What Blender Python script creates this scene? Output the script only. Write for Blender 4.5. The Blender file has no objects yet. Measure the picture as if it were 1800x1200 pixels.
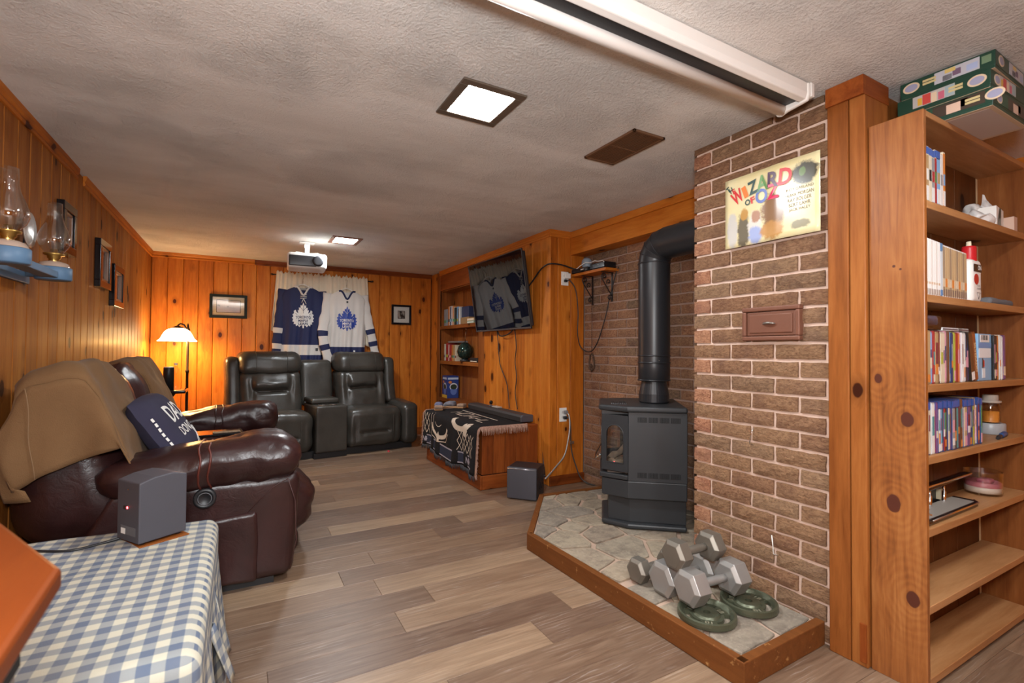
import bpy, bmesh, math, random
from mathutils import Vector, Matrix, noise
RN = random.Random(11)
SC = bpy.context.scene
COL = SC.collection
V = Vector
# ------------------------------------------------------------------ camera
YAW, PITCH, ROLL, FPX, CAMZ = math.radians(29.1724), math.radians(1.0423), math.radians(0.4144), 854.02, 1.158
_r = V((math.cos(YAW), -math.sin(YAW), 0))
_f = V((math.sin(YAW)*math.cos(PITCH), math.cos(YAW)*math.cos(PITCH), math.sin(PITCH)))
_u = _r.cross(_f)
_x = _r*math.cos(ROLL) + _u*math.sin(ROLL)
_y = -_r*math.sin(ROLL) + _u*math.cos(ROLL)
cam_d = bpy.data.cameras.new('camera'); cam = bpy.data.objects.new('camera', cam_d); COL.objects.link(cam)
M = Matrix.Identity(4)
for i in range(3):
    M[i][0] = _x[i]; M[i][1] = _y[i]; M[i][2] = -_f[i]
M[2][3] = CAMZ
cam.matrix_world = M
cam_d.sensor_width = 36; cam_d.lens = FPX/1800*36; cam_d.clip_start = 0.05
cam_d.dof.use_dof = True; cam_d.dof.focus_distance = 4.2; cam_d.dof.aperture_fstop = 4.5
SC.camera = cam
# ------------------------------------------------------------------ world, lights, exposure
SC.view_settings.view_transform = 'Standard'; SC.view_settings.look = 'None'
SC.view_settings.gamma = 1; SC.view_settings.use_curve_mapping = False
SC.view_settings.exposure = 1.58
W = bpy.data.worlds.new('world'); SC.world = W; W.use_nodes = True
W.node_tree.nodes['Background'].inputs[0].default_value = (1, .86, .74, 1)
W.node_tree.nodes['Background'].inputs[1].default_value = 0.05
PANEL_E, LAMP_W, FLASH_W, SHADE_E = 70.0, 8.0, 56.0, 9.0
def light(name, kind, loc, power, col, size=.1):
    d = bpy.data.lights.new(name, kind); d.energy = power; d.color = col
    if kind == 'AREA': d.size = size
    else: d.shadow_soft_size = size
    o = bpy.data.objects.new(name, d); COL.objects.link(o); o.location = loc
    return o
light('camera_flash', 'POINT', (-.05, -.08, 1.46), FLASH_W, (.93, .975, 1), .12)
light('lamp_bulb', 'POINT', (-.565, 6.08, 1.225), LAMP_W, (1, .55, .16), .04)
# ------------------------------------------------------------------ mesh building
class MB:
    def __init__(s): s.v, s.f, s.m, s.s = [], [], [], []
    def add(s, vs, fs, m=0, sm=False):
        b = len(s.v); s.v += [tuple(v) for v in vs]
        for f in fs: s.f.append([i+b for i in f]); s.m.append(m); s.s.append(sm)
        return s
    def box(s, x0, x1, y0, y1, z0, z1, m=0, T=None):
        vs = [V((x, y, z)) for z in (z0, z1) for y in (y0, y1) for x in (x0, x1)]
        if T is not None: vs = [T @ v for v in vs]
        return s.add(vs, [(0,2,3,1),(4,5,7,6),(0,1,5,4),(2,6,7,3),(0,4,6,2),(1,3,7,5)], m)
    def prism(s, poly, z0, z1, m=0, T=None, sm=False):
        n = len(poly)
        a = sum(poly[i][0]*poly[(i+1)%n][1]-poly[(i+1)%n][0]*poly[i][1] for i in range(n))
        if a < 0: poly = poly[::-1]
        vs = [V((p[0], p[1], z0)) for p in poly]+[V((p[0], p[1], z1)) for p in poly]
        if T is not None: vs = [T @ v for v in vs]
        s.add(vs, [tuple(range(n-1, -1, -1)), tuple(range(n, 2*n))], m)
        b = len(s.v)-2*n
        for i in range(n):
            j = (i+1) % n; s.f.append([b+i, b+j, b+n+j, b+n+i]); s.m.append(m); s.s.append(sm)
        return s
    def cyl(s, p0, p1, r0, r1=None, n=16, m=0, caps=True, sm=True):
        return s.tube([p0, p1], [r0, r0 if r1 is None else r1], n, m, caps, sm)
    def tube(s, pts, r, n=8, m=0, caps=True, sm=True, sq=(1, 1), up=None):
        pts = [V(p) for p in pts]; k = len(pts)
        rs = r if isinstance(r, (list, tuple)) else [r]*k
        t0 = (pts[1]-pts[0]).normalized()
        a = V(up) if up is not None else (V((0, 0, 1)) if abs(t0.z) < .9 else V((1, 0, 0)))
        e1 = (a-t0*a.dot(t0)).normalized(); b = len(s.v); vs = []
        for i in range(k):
            t = (pts[min(i+1, k-1)]-pts[max(i-1, 0)]).normalized()
            e1 = (e1-t*e1.dot(t)).normalized(); e2 = t.cross(e1)
            for j in range(n):
                q = 2*math.pi*j/n
                vs.append(pts[i]+(e1*math.cos(q)*sq[0]+e2*math.sin(q)*sq[1])*rs[i])
        fs = [(i*n+j, i*n+(j+1) % n, (i+1)*n+(j+1) % n, (i+1)*n+j) for i in range(k-1) for j in range(n)]
        s.add(vs, fs, m, sm)
        if caps:
            s.f.append([b+j for j in range(n-1, -1, -1)]); s.m.append(m); s.s.append(False)
            s.f.append([b+(k-1)*n+j for j in range(n)]); s.m.append(m); s.s.append(False)
        return s
    def lathe(s, prof, n=24, c=(0, 0, 0), m=0, sm=True, T=None, a0=0, a1=2*math.pi):
        full = abs(a1-a0) > 6.28; cols = n if full else n+1; vs = []
        for r, z in prof:
            for j in range(cols):
                q = a0+(a1-a0)*j/n
                v = V((c[0]+r*math.cos(q), c[1]+r*math.sin(q), c[2]+z)); vs.append(T @ v if T is not None else v)
        fs = [(i*cols+j, i*cols+(j+1) % cols, (i+1)*cols+(j+1) % cols, (i+1)*cols+j)
              for i in range(len(prof)-1) for j in range(n)]
        return s.add(vs, fs, m, sm)
    def grid(s, nu, nv, fn, m=0, sm=True, mf=None, flip=False):
        vs = [fn(i/nu, j/nv) for j in range(nv+1) for i in range(nu+1)]
        b = len(s.v); s.v += [tuple(v) for v in vs]; w = nu+1
        for j in range(nv):
            for i in range(nu):
                q = [b+j*w+i, b+j*w+i+1, b+(j+1)*w+i+1, b+(j+1)*w+i]
                s.f.append(q[::-1] if flip else q); s.m.append(mf((i+.5)/nu, (j+.5)/nv) if mf else m); s.s.append(sm)
        return s
    def puff(s, lo, hi, r, n=(8, 8, 8), fn=None, m=0, T=None):
        """rounded cushion: a gridded box whose edges are rounded to radius r; fn(p, q) moves each point (q = -1..1 coordinates)"""
        lo, hi = V(lo), V(hi); c = (lo+hi)/2; h = (hi-lo)/2; r = min(r, h.x, h.y, h.z)
        key = {}; 
        def pt(a):
            k = tuple(round(x, 5) for x in a)
            if k in key: return key[k]
            p = V((a[0]*h.x, a[1]*h.y, a[2]*h.z)); inn = V([max(-(h[i]-r), min(h[i]-r, p[i])) for i in range(3)])
            d = p-inn
            if d.length > 1e-9: p = inn+d.normalized()*r
            p = p+c
            if fn: p = fn(p, V(a))
            if T is not None: p = T @ p
            key[k] = len(s.v); s.v.append(tuple(p)); return key[k]
        def ts(i, k):
            # cluster samples near edges so the rounding is smooth
            e = min(.49, r/h[i]/2); out = []
            ne = 3
            for j in range(ne): out.append(-1+2*e*j/ne)
            for j in range(k+1): out.append(-1+2*e+(2-4*e)*j/k)
            for j in range(ne-1, -1, -1): out.append(1-2*e*j/ne)
            return out
        for ax in range(3):
            u, w = (ax+1) % 3, (ax+2) % 3
            tu, tw = ts(u, n[u]), ts(w, n[w])
            for sg in (-1, 1):
                for i in range(len(tu)-1):
                    for j in range(len(tw)-1):
                        q = []
                        for a, b in ((tu[i], tw[j]), (tu[i+1], tw[j]), (tu[i+1], tw[j+1]), (tu[i], tw[j+1])):
                            z = [0, 0, 0]; z[ax] = sg; z[u] = a; z[w] = b; q.append(pt(z))
                        s.f.append(q if sg > 0 else q[::-1]); s.m.append(m); s.s.append(True)
        return s
    def mesh(s, name, mats):
        me = bpy.data.meshes.new(name); me.from_pydata(s.v, [], s.f); me.update()
        for mt in (mats if isinstance(mats, (list, tuple)) else [mats]): me.materials.append(mt)
        me.polygons.foreach_set('material_index', s.m); me.polygons.foreach_set('use_smooth', s.s)
        return me
    def build(s, name, mats, parent=None, loc=(0, 0, 0), rot=(0, 0, 0), bevel=0, seg=2, sub=0, solid=0, **kw):
        return obj(name, s.mesh(name, mats), parent, loc, rot, bevel, seg, sub, solid, **kw)
def obj(name, me, parent=None, loc=(0, 0, 0), rot=(0, 0, 0), bevel=0, seg=2, sub=0, solid=0, **kw):
    o = bpy.data.objects.new(name, me); COL.objects.link(o)
    o.location = loc; o.rotation_euler = rot
    if parent is not None: o.parent = parent
    if solid:
        md = o.modifiers.new('s', 'SOLIDIFY'); md.thickness = solid; md.offset = 0
    if bevel:
        md = o.modifiers.new('b', 'BEVEL'); md.width = bevel; md.segments = seg; md.limit_method = 'ANGLE'; md.angle_limit = .6
    if sub:
        md = o.modifiers.new('u', 'SUBSURF'); md.levels = sub; md.render_levels = sub
    for k, v in kw.items(): o[k] = v
    return o
def empty(name, loc=(0, 0, 0), rz=0, **kw):
    o = bpy.data.objects.new(name, None); COL.objects.link(o); o.location = loc; o.rotation_euler = (0, 0, rz)
    o.empty_display_size = .05
    for k, v in kw.items(): o[k] = v
    return o
def thing(name, label, cat, loc=(0, 0, 0), rz=0, group=None):
    o = empty(name, loc, rz); return tag(o, label, cat, group)
def tag(o, label, cat, group=None):
    o['label'] = label; o['category'] = cat
    if group: o['group'] = group
    return o
def copy_tree(o, parent=None):
    c = o.copy(); COL.objects.link(c)
    if parent is not None: c.parent = parent
    for ch in list(o.children): copy_tree(ch, c)
    return c
def Rz(a): return Matrix.Rotation(a, 4, 'Z')
def Rx(a): return Matrix.Rotation(a, 4, 'X')
def Ry(a): return Matrix.Rotation(a, 4, 'Y')
def Tr(x, y, z): return Matrix.Translation((x, y, z))
def nz(p, s=1.0, o=0): return noise.noise(V((p[0]*s+o, p[1]*s-o, p[2]*s+2*o)))
# flat text as mesh data, laid out in x (right) and y (up), centred, total height/width fitted
_tc = {}
def text_geo(txt, bold=0.0):
    k = (txt, bold)
    if k in _tc: return _tc[k]
    cu = bpy.data.curves.new('t', 'FONT'); cu.body = txt; cu.align_x = 'CENTER'; cu.resolution_u = 3; cu.offset = bold
    o = bpy.data.objects.new('t', cu); COL.objects.link(o)
    bpy.context.view_layer.update()
    dg = bpy.context.evaluated_depsgraph_get()
    me = bpy.data.meshes.new_from_object(o.evaluated_get(dg))
    vs = [V(v.co) for v in me.vertices]; fs = [tuple(p.vertices) for p in me.polygons]
    bpy.data.objects.remove(o); bpy.data.meshes.remove(me)
    x0, x1 = min(v.x for v in vs), max(v.x for v in vs); y0, y1 = min(v.y for v in vs), max(v.y for v in vs)
    vs = [V(((v.x-(x0+x1)/2)/(x1-x0), (v.y-(y0+y1)/2)/(y1-y0), 0)) for v in vs]
    _tc[k] = (vs, fs); return _tc[k]
def add_text(mb, txt, w, h, T, m=0, bold=0.0, warp=None):
    vs, fs = text_geo(txt, bold)
    out = []
    for v in vs:
        p = V((v.x*w, v.y*h, 0))
        if warp: p = warp(p)
        out.append(T @ p)
    mb.add(out, fs, m)
def frame_T(o, xd, yd):
    """matrix that maps local x,y to directions xd, yd at origin o (z = outward normal)"""
    xd, yd = V(xd).normalized(), V(yd).normalized(); zd = xd.cross(yd); A = Matrix.Identity(4)
    for i in range(3): A[i][0] = xd[i]; A[i][1] = yd[i]; A[i][2] = zd[i]; A[i][3] = o[i]
    return A
# ------------------------------------------------------------------ materials
class NT:
    def __init__(s, name):
        s.mat = bpy.data.materials.new(name); s.mat.use_nodes = True; s.t = s.mat.node_tree
        s.b = s.t.nodes['Principled BSDF']
    def n(s, typ, ins=None, **attr):
        nd = s.t.nodes.new('ShaderNode'+typ)
        for k, v in attr.items(): setattr(nd, k, v)
        for k, v in (ins or {}).items():
            if isinstance(v, bpy.types.NodeSocket): s.t.links.new(v, nd.inputs[k])
            else:
                i = nd.inputs[k]
                if i.type == 'RGBA' and len(v) == 3: v = (*v, 1)
                i.default_value = v
        return nd
    def math(s, op, a, b=0.0, c=0.0): return s.n('Math', {0: a, 1: b, 2: c}, operation=op).outputs[0]
    def vmath(s, op, a, b=(0, 0, 0)): return s.n('VectorMath', {0: a, 1: b}, operation=op).outputs[0]
    def ramp(s, fac, stops, interp='LINEAR'):
        nd = s.n('ValToRGB', {0: fac}); cr = nd.color_ramp; cr.interpolation = interp
        while len(cr.elements) < len(stops): cr.elements.new(.5)
        for e, (p, c) in zip(cr.elements, stops):
            e.position = p; e.color = (*c, 1) if len(c) == 3 else c
        return nd.outputs[0]
    def mix(s, fac, a, b, blend='MIX'):
        nd = s.n('Mix', data_type='RGBA', blend_type=blend)
        for k, v in ((0, fac), (6, a), (7, b)):
            if isinstance(v, bpy.types.NodeSocket): s.t.links.new(v, nd.inputs[k])
            else: nd.inputs[k].default_value = (*v, 1) if isinstance(v, tuple) and len(v) == 3 else v
        return nd.outputs[2]
    def co(s, scale=(1, 1, 1), rnd=0.0):
        c = s.n('TexCoord').outputs['Object']
        if rnd:
            r = s.n('ObjectInfo').outputs['Random']
            c = s.vmath('ADD', c, s.n('CombineXYZ', {0: s.math('MULTIPLY', r, rnd), 1: s.math('MULTIPLY', r, rnd*1.7), 2: s.math('MULTIPLY', r, rnd*2.3)}).outputs[0])
        return s.vmath('MULTIPLY', c, scale)
    def noise(s, vec, scale, detail=3, rough=.5, dist=0): 
        return s.n('TexNoise', {'Vector': vec, 'Scale': scale, 'Detail': detail, 'Roughness': rough, 'Distortion': dist}).outputs[0]
    def vor(s, vec, scale, out='Distance', feature='F1', rand=1.0):
        return s.n('TexVoronoi', {'Vector': vec, 'Scale': scale, 'Randomness': rand}, feature=feature).outputs[out]
    def set(s, **kw):
        for k, v in kw.items():
            i = s.b.inputs[k.replace('_', ' ')]
            if isinstance(v, bpy.types.NodeSocket): s.t.links.new(v, i)
            else: i.default_value = (*v, 1) if isinstance(v, tuple) and len(v) == 3 and i.type == 'RGBA' else v
        return s
    def bump(s, h, strength=.3, dist=.01):
        b = s.n('Bump', {'Height': h, 'Strength': strength, 'Distance': dist}); s.t.links.new(b.outputs[0], s.b.inputs['Normal']); return s
def sat(c, k=1.0): return tuple(x*k for x in c)
def S(r, g, b):
    """sRGB 0-255 to linear"""
    f = lambda x: (x/255/12.92) if x <= 10 else ((x/255+.055)/1.055)**2.4
    return (f(r), f(g), f(b))
def plain(name, c, rough=.5, metal=0, var=0.0, bump=0, bs=200, spec=.5, coat=0, **kw):
    n = NT(name); n.set(Base_Color=c, Roughness=rough, Metallic=metal, Specular_IOR_Level=spec)
    if coat: n.set(Coat_Weight=coat, Coat_Roughness=.15)
    co = None
    if var:
        co = n.co((1, 1, 1), 7); f = n.noise(co, kw.get('vs', 9), 4)
        n.set(Base_Color=n.mix(f, sat(c, 1-var), sat(c, 1+var)))
    if bump:
        co = co or n.co((1, 1, 1), 7); n.bump(n.noise(co, bs, 3), bump, .004)
    return n.mat
def pine(name, ax, light, mid, dark, knots=1.0, rough=.5, kscale=1.0, coat=.05, rnd=23.0, grain=1.0):
    n = NT(name); sc = [1.0]*3; sc[ax] = .09
    c0 = n.co((1, 1, 1), rnd)
    ks = [1.0]*3; ks[ax] = .62
    kv = n.vmath('MULTIPLY', c0, tuple(ks))
    # knots: sparse voronoi cells
    d = n.vor(kv, 8.0/kscale); cc = n.vor(kv, 8.0/kscale, 'Color')
    sep = n.n('SeparateColor', {0: cc})
    pick = n.math('GREATER_THAN', sep.outputs[0], 1-.5*knots)
    size = n.math('MULTIPLY_ADD', sep.outputs[1], .12, .095)
    wob = n.math('MULTIPLY', n.noise(c0, 30, 2), .06)
    q = n.math('SUBTRACT', n.math('ADD', d, wob), size)
    core = n.math('MULTIPLY', n.n('MapRange', {0: q, 1: .05, 2: .02, 3: 0.0, 4: 1.0}).outputs[0], pick)
    halo = n.math('MULTIPLY', n.n('MapRange', {0: q, 1: .26, 2: .03, 3: 0.0, 4: 1.0}).outputs[0], pick)
    # grain: stretched noise bent round the knots
    gv = n.vmath('MULTIPLY', c0, tuple(sc))
    bend = n.math('MULTIPLY', halo, .012)
    gv2 = n.vmath('ADD', gv, n.n('CombineXYZ', {0: bend, 1: bend, 2: bend}).outputs[0])
    g1 = n.noise(gv2, 26, 3, .55, .6); g2 = n.noise(gv2, 150, 3, .6)
    broad = n.noise(gv, 6, 2)
    f = n.math('ADD', n.math('MULTIPLY', g1, .75*grain), n.math('MULTIPLY', g2, .3*grain))
    f = n.math('ADD', f, n.math('MULTIPLY_ADD', broad, .5, -.28+.5*(1-grain)))
    rndv = n.n('ObjectInfo').outputs['Random']
    f = n.math('ADD', f, n.math('MULTIPLY_ADD', rndv, .26, -.13))
    col = n.ramp(f, [(.25, light), (.55, mid), (.85, dark)])
    col = n.mix(n.math('MULTIPLY', halo, .55), col, sat(dark, .62))
    col = n.mix(core, col, (dark[0]*.22, dark[1]*.16, dark[2]*.2))
    n.set(Base_Color=col, Roughness=rough, Specular_IOR_Level=.14, Coat_Weight=coat, Coat_Roughness=.25)
    n.bump(n.math('SUBTRACT', g2, n.math('MULTIPLY', core, .6)), .12, .003)
    return n.mat
PL, PM_, PD = (.62, .215, .030), (.48, .135, .014), (.28, .07, .008)
M_PZ = pine('pine_upright', 2, PL, PM_, PD)
M_PX = pine('pine_across', 0, PL, PM_, PD, .5)
M_PY = pine('pine_lengthwise', 1, PL, PM_, PD, .5)
BL, BM_, BD = (.34, .115, .026), (.24, .07, .014), (.13, .036, .008)
M_LZ = pine('left_wall_pine', 2, (.40, .15, .028), (.30, .095, .015), (.18, .047, .008), .8, .6)
M_OZ = pine('post_pine', 2, (.36, .13, .032), (.26, .083, .018), (.16, .045, .009), .16)
M_BZ = pine('brown_pine_upright', 2, BL, BM_, BD, .35)
M_BX = pine('brown_pine_across', 0, BL, BM_, BD, .25)
M_BY = pine('brown_pine_lengthwise', 1, BL, BM_, BD, .35)
CL, CM_, CD = (.37, .14, .04), (.275, .09, .022), (.165, .045, .01)
M_CX = pine('shelf_pine_across', 0, (.46, .235, .10), (.36, .165, .062), (.24, .095, .032), .15, .45, 1.4, .1)
M_RZ = pine('red_pine_upright', 2, (.30, .08, .016), (.21, .048, .009), (.1, .022, .005), .6)
M_RY = pine('red_pine_lengthwise', 1, (.30, .08, .016), (.21, .048, .009), (.1, .022, .005), .3)
M_RX = pine('red_pine_across', 0, (.30, .08, .016), (.21, .048, .009), (.1, .022, .005), .3)
def mk_bookcase_side():
    n = NT('knotty_side_board'); c = n.co((1, 1, 1))
    s = n.n('SeparateXYZ', {0: c}); y, z = s.outputs[1], s.outputs[2]
    # knots at their places on the board (y from the wall edge, z from the floor)
    dmin = None
    for ky, kz, kr in ((.026, 1.065, .012), (.115, .926, .019), (.073, .622, .022), (.128, .309, .02)):
        dy = n.math('SUBTRACT', y, -ky); dz = n.math('MULTIPLY', n.math('SUBTRACT', z, kz), .72)
        dd = n.math('SQRT', n.math('ADD', n.math('MULTIPLY', dy, dy), n.math('MULTIPLY', dz, dz)))
        dd = n.math('SUBTRACT', dd, kr)
        dmin = dd if dmin is None else n.math('MINIMUM', dmin, dd)
    wob = n.noise(c, 25, 2)
    dm = n.math('ADD', dmin, n.math('MULTIPLY_ADD', wob, .008, -.004))
    core = n.n('MapRange', {0: dm, 1: .0015, 2: -.0015, 3: 0.0, 4: 1.0}).outputs[0]
    for ky, kz, kr in ((.078, 1.469, .004), (.098, 1.456, .003)):
        dd = n.n('VectorMath', {0: c, 1: (0, -ky, kz)}, operation='DISTANCE').outputs[1]
        dd = n.math('SUBTRACT', dd, n.math('MULTIPLY', n.math('ABSOLUTE', s.outputs[0]), 0)); core = n.math('MAXIMUM', core, n.n('MapRange', {0: dd, 1: kr+.002, 2: kr}).outputs[0])
    near = n.n('MapRange', {0: dm, 1: .16, 2: .0, 3: 0.0, 4: 1.0}).outputs[0]
    ring = n.math('SINE', n.math('MULTIPLY', n.math('ADD', n.math('MULTIPLY', dm, 330), n.math('MULTIPLY', n.noise(c, 9, 3), 16)), 1.0))
    gv = n.vmath('MULTIPLY', c, (1, 1, .07)); g = n.noise(gv, 60, 4, .6, .5)
    f = n.math('ADD', g, n.math('MULTIPLY', n.math('MULTIPLY', ring, near), .075))
    f = n.math('ADD', f, n.math('MULTIPLY_ADD', n.noise(c, 5, 3), .6, -.3))
    col = n.ramp(f, [(.2, (.36, .14, .038)), (.5, (.27, .09, .02)), (.8, (.15, .043, .009))])
    col = n.mix(core, col, (.075, .018, .009))
    n.set(Base_Color=col, Roughness=.4, Coat_Weight=.2, Coat_Roughness=.25); n.bump(g, .1, .003)
    return n.mat
M_SIDE = mk_bookcase_side()
def mk_brick(name, stops, dark=1.0):
    n = NT(name); c = n.co((1, 1, 1), 31)
    r = n.n('ObjectInfo').outputs['Random']
    base = n.ramp(r, stops)
    f1 = n.noise(n.vmath('MULTIPLY', c, (1, 1, 2.0)), 62, 6, .72, .8); f2 = n.noise(c, 9, 3)
    col = n.mix(n.n('MapRange', {0: f1, 1: .36, 2: .58}).outputs[0], n.mix(.5, base, (.08, .04, .025)), n.mix(.4, base, (.56, .37, .21)))
    col = n.mix(n.n('MapRange', {0: f2, 1: .52, 2: .75, 3: 0.0, 4: .7}).outputs[0], col, n.mix(.6, base, (.09, .05, .05)))
    if dark != 1: col = n.mix(1.0, col, (dark, dark*.97, dark*.93), 'MULTIPLY')
    n.set(Base_Color=col, Roughness=.85, Specular_IOR_Level=.25); n.bump(f1, 1.0, .012)
    return n.mat
M_BRICK = mk_brick('brown_brick', [(0, (.36, .185, .10)), (.3, (.44, .235, .13)), (.55, (.34, .15, .085)), (.8, (.46, .28, .17)), (1, (.28, .155, .1))], .76)
M_BRICKR = mk_brick('red_brick', [(0, (.44, .15, .085)), (1, (.5, .21, .12))])
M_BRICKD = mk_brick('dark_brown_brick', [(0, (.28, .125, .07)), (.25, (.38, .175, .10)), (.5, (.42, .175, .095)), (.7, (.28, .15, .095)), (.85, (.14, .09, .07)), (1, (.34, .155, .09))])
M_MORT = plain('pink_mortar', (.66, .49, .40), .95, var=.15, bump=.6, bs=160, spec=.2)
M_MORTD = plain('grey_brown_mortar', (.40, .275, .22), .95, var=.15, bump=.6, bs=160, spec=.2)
def mk_floor():
    n = NT('vinyl_plank'); c = n.co((1, 1, 1), 41)
    r = n.n('ObjectInfo').outputs['Random']
    gv = n.vmath('MULTIPLY', c, (.07, 1, 1)); g = n.noise(gv, 38, 5, .62, 1.2); g2 = n.noise(n.vmath('MULTIPLY', c, (.05, 1, 1)), 170, 3, .6)
    b = n.noise(n.vmath('MULTIPLY', c, (.35, 1, 1)), 5, 3)
    base = n.ramp(r, [(0, (.23, .145, .092)), (.2, (.34, .225, .145)), (.4, (.15, .092, .062)), (.6, (.26, .168, .11)), (.78, (.43, .305, .2)), (.9, (.2, .125, .088)), (1, (.13, .08, .056))])
    col = n.mix(n.n('MapRange', {0: g, 1: .35, 2: .68}).outputs[0], n.mix(.45, base, (.09, .05, .034)), n.mix(.18, base, (.5, .39, .3)))
    col = n.mix(n.n('MapRange', {0: b, 1: .5, 2: .8, 3: 0.0, 4: .6}).outputs[0], col, n.mix(.5, base, (.13, .075, .05)))
    # limed flecks that follow the grain
    w = n.n('TexWave', {'Vector': n.vmath('MULTIPLY', c, (.12, 1, 1)), 'Scale': 16.0, 'Distortion': 9.0, 'Detail': 3.0, 'Detail Scale': 1.6}, wave_type='BANDS', bands_direction='Y').outputs[1]
    fl = n.math('MULTIPLY', n.n('MapRange', {0: w, 1: .9, 2: .99}).outputs[0], n.n('MapRange', {0: n.noise(c, 6, 2), 1: .5, 2: .62}).outputs[0])
    col = n.mix(n.math('MULTIPLY', fl, .3), col, (.55, .5, .47))
    col = n.mix(1.0, col, (.84, .79, .73), 'MULTIPLY')
    n.set(Base_Color=col, Roughness=n.n('MapRange', {0: g2, 3: .3, 4: .5}).outputs[0], Specular_IOR_Level=.5)
    n.bump(g2, .15, .002); return n.mat
M_FLOOR = mk_floor()
def mk_ceiling():
    n = NT('swirled_stucco'); c = n.co()
    wv = n.vmath('ADD', c, n.vmath('MULTIPLY', n.n('TexNoise', {'Vector': c, 'Scale': 2.2, 'Detail': 2.0}).outputs[1], (.22, .22, .22)))
    a = n.noise(n.vmath('MULTIPLY', wv, (1.6, .9, 1)), 58, 6, .75, .2); b = n.noise(c, 95, 4, .75); v = n.vor(wv, 78)
    patch = n.n('MapRange', {0: n.noise(c, 1.6, 4, .6), 1: .42, 2: .62, 3: .15, 4: 1.0}).outputs[0]
    h = n.math('ADD', n.math('MULTIPLY', n.math('ADD', a, n.math('MULTIPLY', v, .35)), patch), n.math('MULTIPLY', b, .45))
    st = n.noise(n.vmath('MULTIPLY', c, (.35, 1.6, 1)), 1.9, 4, .6)
    col = n.mix(n.n('MapRange', {0: st, 1: .35, 2: .7}).outputs[0], (.72, .685, .64), (.85, .82, .78))
    n.set(Base_Color=col, Roughness=.8, Specular_IOR_Level=.35); n.bump(h, 1.0, .016); return n.mat
M_CEIL = mk_ceiling()
def leather(name, c, rough=.33, crease=.25):
    n = NT(name); co = n.co((1, 1, 1), 13)
    a = n.noise(co, 3.2, 4, .6, .5); g = n.vor(co, 260, 'Distance'); cr = n.noise(co, 14, 4, .6, 1.2)
    n.set(Base_Color=n.mix(n.n('MapRange', {0: a, 1: .35, 2: .7}).outputs[0], sat(c, .75), sat(c, 1.35)), Roughness=n.n('MapRange', {0: cr, 3: rough-.06, 4: rough+.12}).outputs[0])
    n.bump(n.math('ADD', n.math('MULTIPLY', g, .04), cr), crease, .012); return n.mat
M_BURG = leather('oxblood_leather', (.030, .0105, .010), .3, .2)
M_CHAR = leather('charcoal_leather', (.042, .038, .032), .29, .16)
M_SEAM = plain('seam_thread', (.075, .068, .058), .6)
M_REDSEAM = plain('worn_red_seam', (.11, .024, .016), .45)
def mk_suede(name, c):
    n = NT(name); co = n.co((1, 1, 1), 5); a = n.noise(co, 5, 4, .6); b = n.noise(co, 240, 2)
    n.set(Base_Color=n.mix(a, sat(c, .72), sat(c, 1.25)), Roughness=.95, Specular_IOR_Level=.15, Sheen_Weight=.05, Sheen_Roughness=.4)
    n.bump(n.math('ADD', n.math('MULTIPLY', b, .25), n.noise(co, 9, 3, .5, .8)), .35, .012); return n.mat
M_SUEDE = mk_suede('brown_suede', (.18, .098, .045))
M_SUEDESEAM = plain('suede_seam', (.24, .14, .07), .9)
M_BLK = plain('black_plastic', (.016, .016, .018), .42)
M_BLKG = plain('gloss_black', (.008, .008, .01), .12)
M_WHT = plain('white_plastic', (.78, .76, .72), .4)
M_WHTM = plain('white_enamel', (.80, .77, .73), .35, coat=.3)
M_STOVE = plain('charcoal_stove_paint', (.026, .028, .031), .42, var=.15, bump=.06, bs=500)
M_PIPE = plain('satin_black_pipe', (.017, .018, .021), .36)
M_DARK = plain('dark_recess', (.006, .006, .006), .9)
M_IRON = plain('wrought_iron', (.01, .009, .009), .5)
M_GREYSPK = plain('grey_speaker_shell', (.062, .06, .072), .55, var=.08, bump=.1, bs=700)
M_STEEL = plain('chrome', (.75, .75, .76), .12, 1)
M_BRASS = plain('brass', (.6, .4, .12), .3, 1)
M_DKBRONZE = plain('dark_bronze', (.045, .028, .018), .4, .6)
M_CARD = plain('cardboard', (.45, .33, .22), .9)
M_CREAM = plain('cream_cloth', (.70, .60, .46), .95, var=.06, bump=.1, bs=300, spec=.2)
M_PAPER = plain('white_paper', (.8, .78, .74), .8)
def glass(name, c=(1, 1, 1), rough=0.02, ior=1.45):
    n = NT(name); n.set(Base_Color=c, Roughness=rough, Transmission_Weight=1.0, IOR=ior); return n.mat
def thin_glass(name, c=(.93, .93, .92)):
    n = NT(name); fr = n.math('MULTIPLY_ADD', n.math('POWER', n.n('LayerWeight', {'Blend': .5}).outputs['Facing'], 4.0), .75, .10)
    tr = n.n('BsdfTransparent', {0: c}).outputs[0]; gl = n.n('BsdfGlossy', {'Color': (1, 1, 1), 'Roughness': .03}).outputs[0]
    mx = n.n('MixShader', {0: fr, 1: tr, 2: gl}); n.t.links.new(mx.outputs[0], n.t.nodes['Material Output'].inputs[0]); return n.mat
M_GLASS = thin_glass('clear_glass')
def emit(name, c, e):
    n = NT(name); n.set(Base_Color=(.9, .9, .9), Emission_Color=c, Emission_Strength=e, Roughness=.5); return n.mat
M_PANEL = emit('lit_panel', (.92, .97, 1), PANEL_E)
M_SHADE = emit('lit_frosted_glass', (1, .70, .34), SHADE_E)
M_LEDR = emit('red_led', (1, .02, .03), 6)
def solid(c, rough=.5, name=None): return plain(name or 'colour_%d_%d_%d' % tuple(int(x*255) for x in c), c, rough)
_cm = {}
def colmat(c, rough=.45, spec=.4):
    k = (tuple(round(x, 3) for x in c), rough)
    if k not in _cm: _cm[k] = plain('print_%02x%02x%02x' % tuple(min(255, int(x*255)) for x in c), c, rough, spec=spec)
    return _cm[k]
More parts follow.
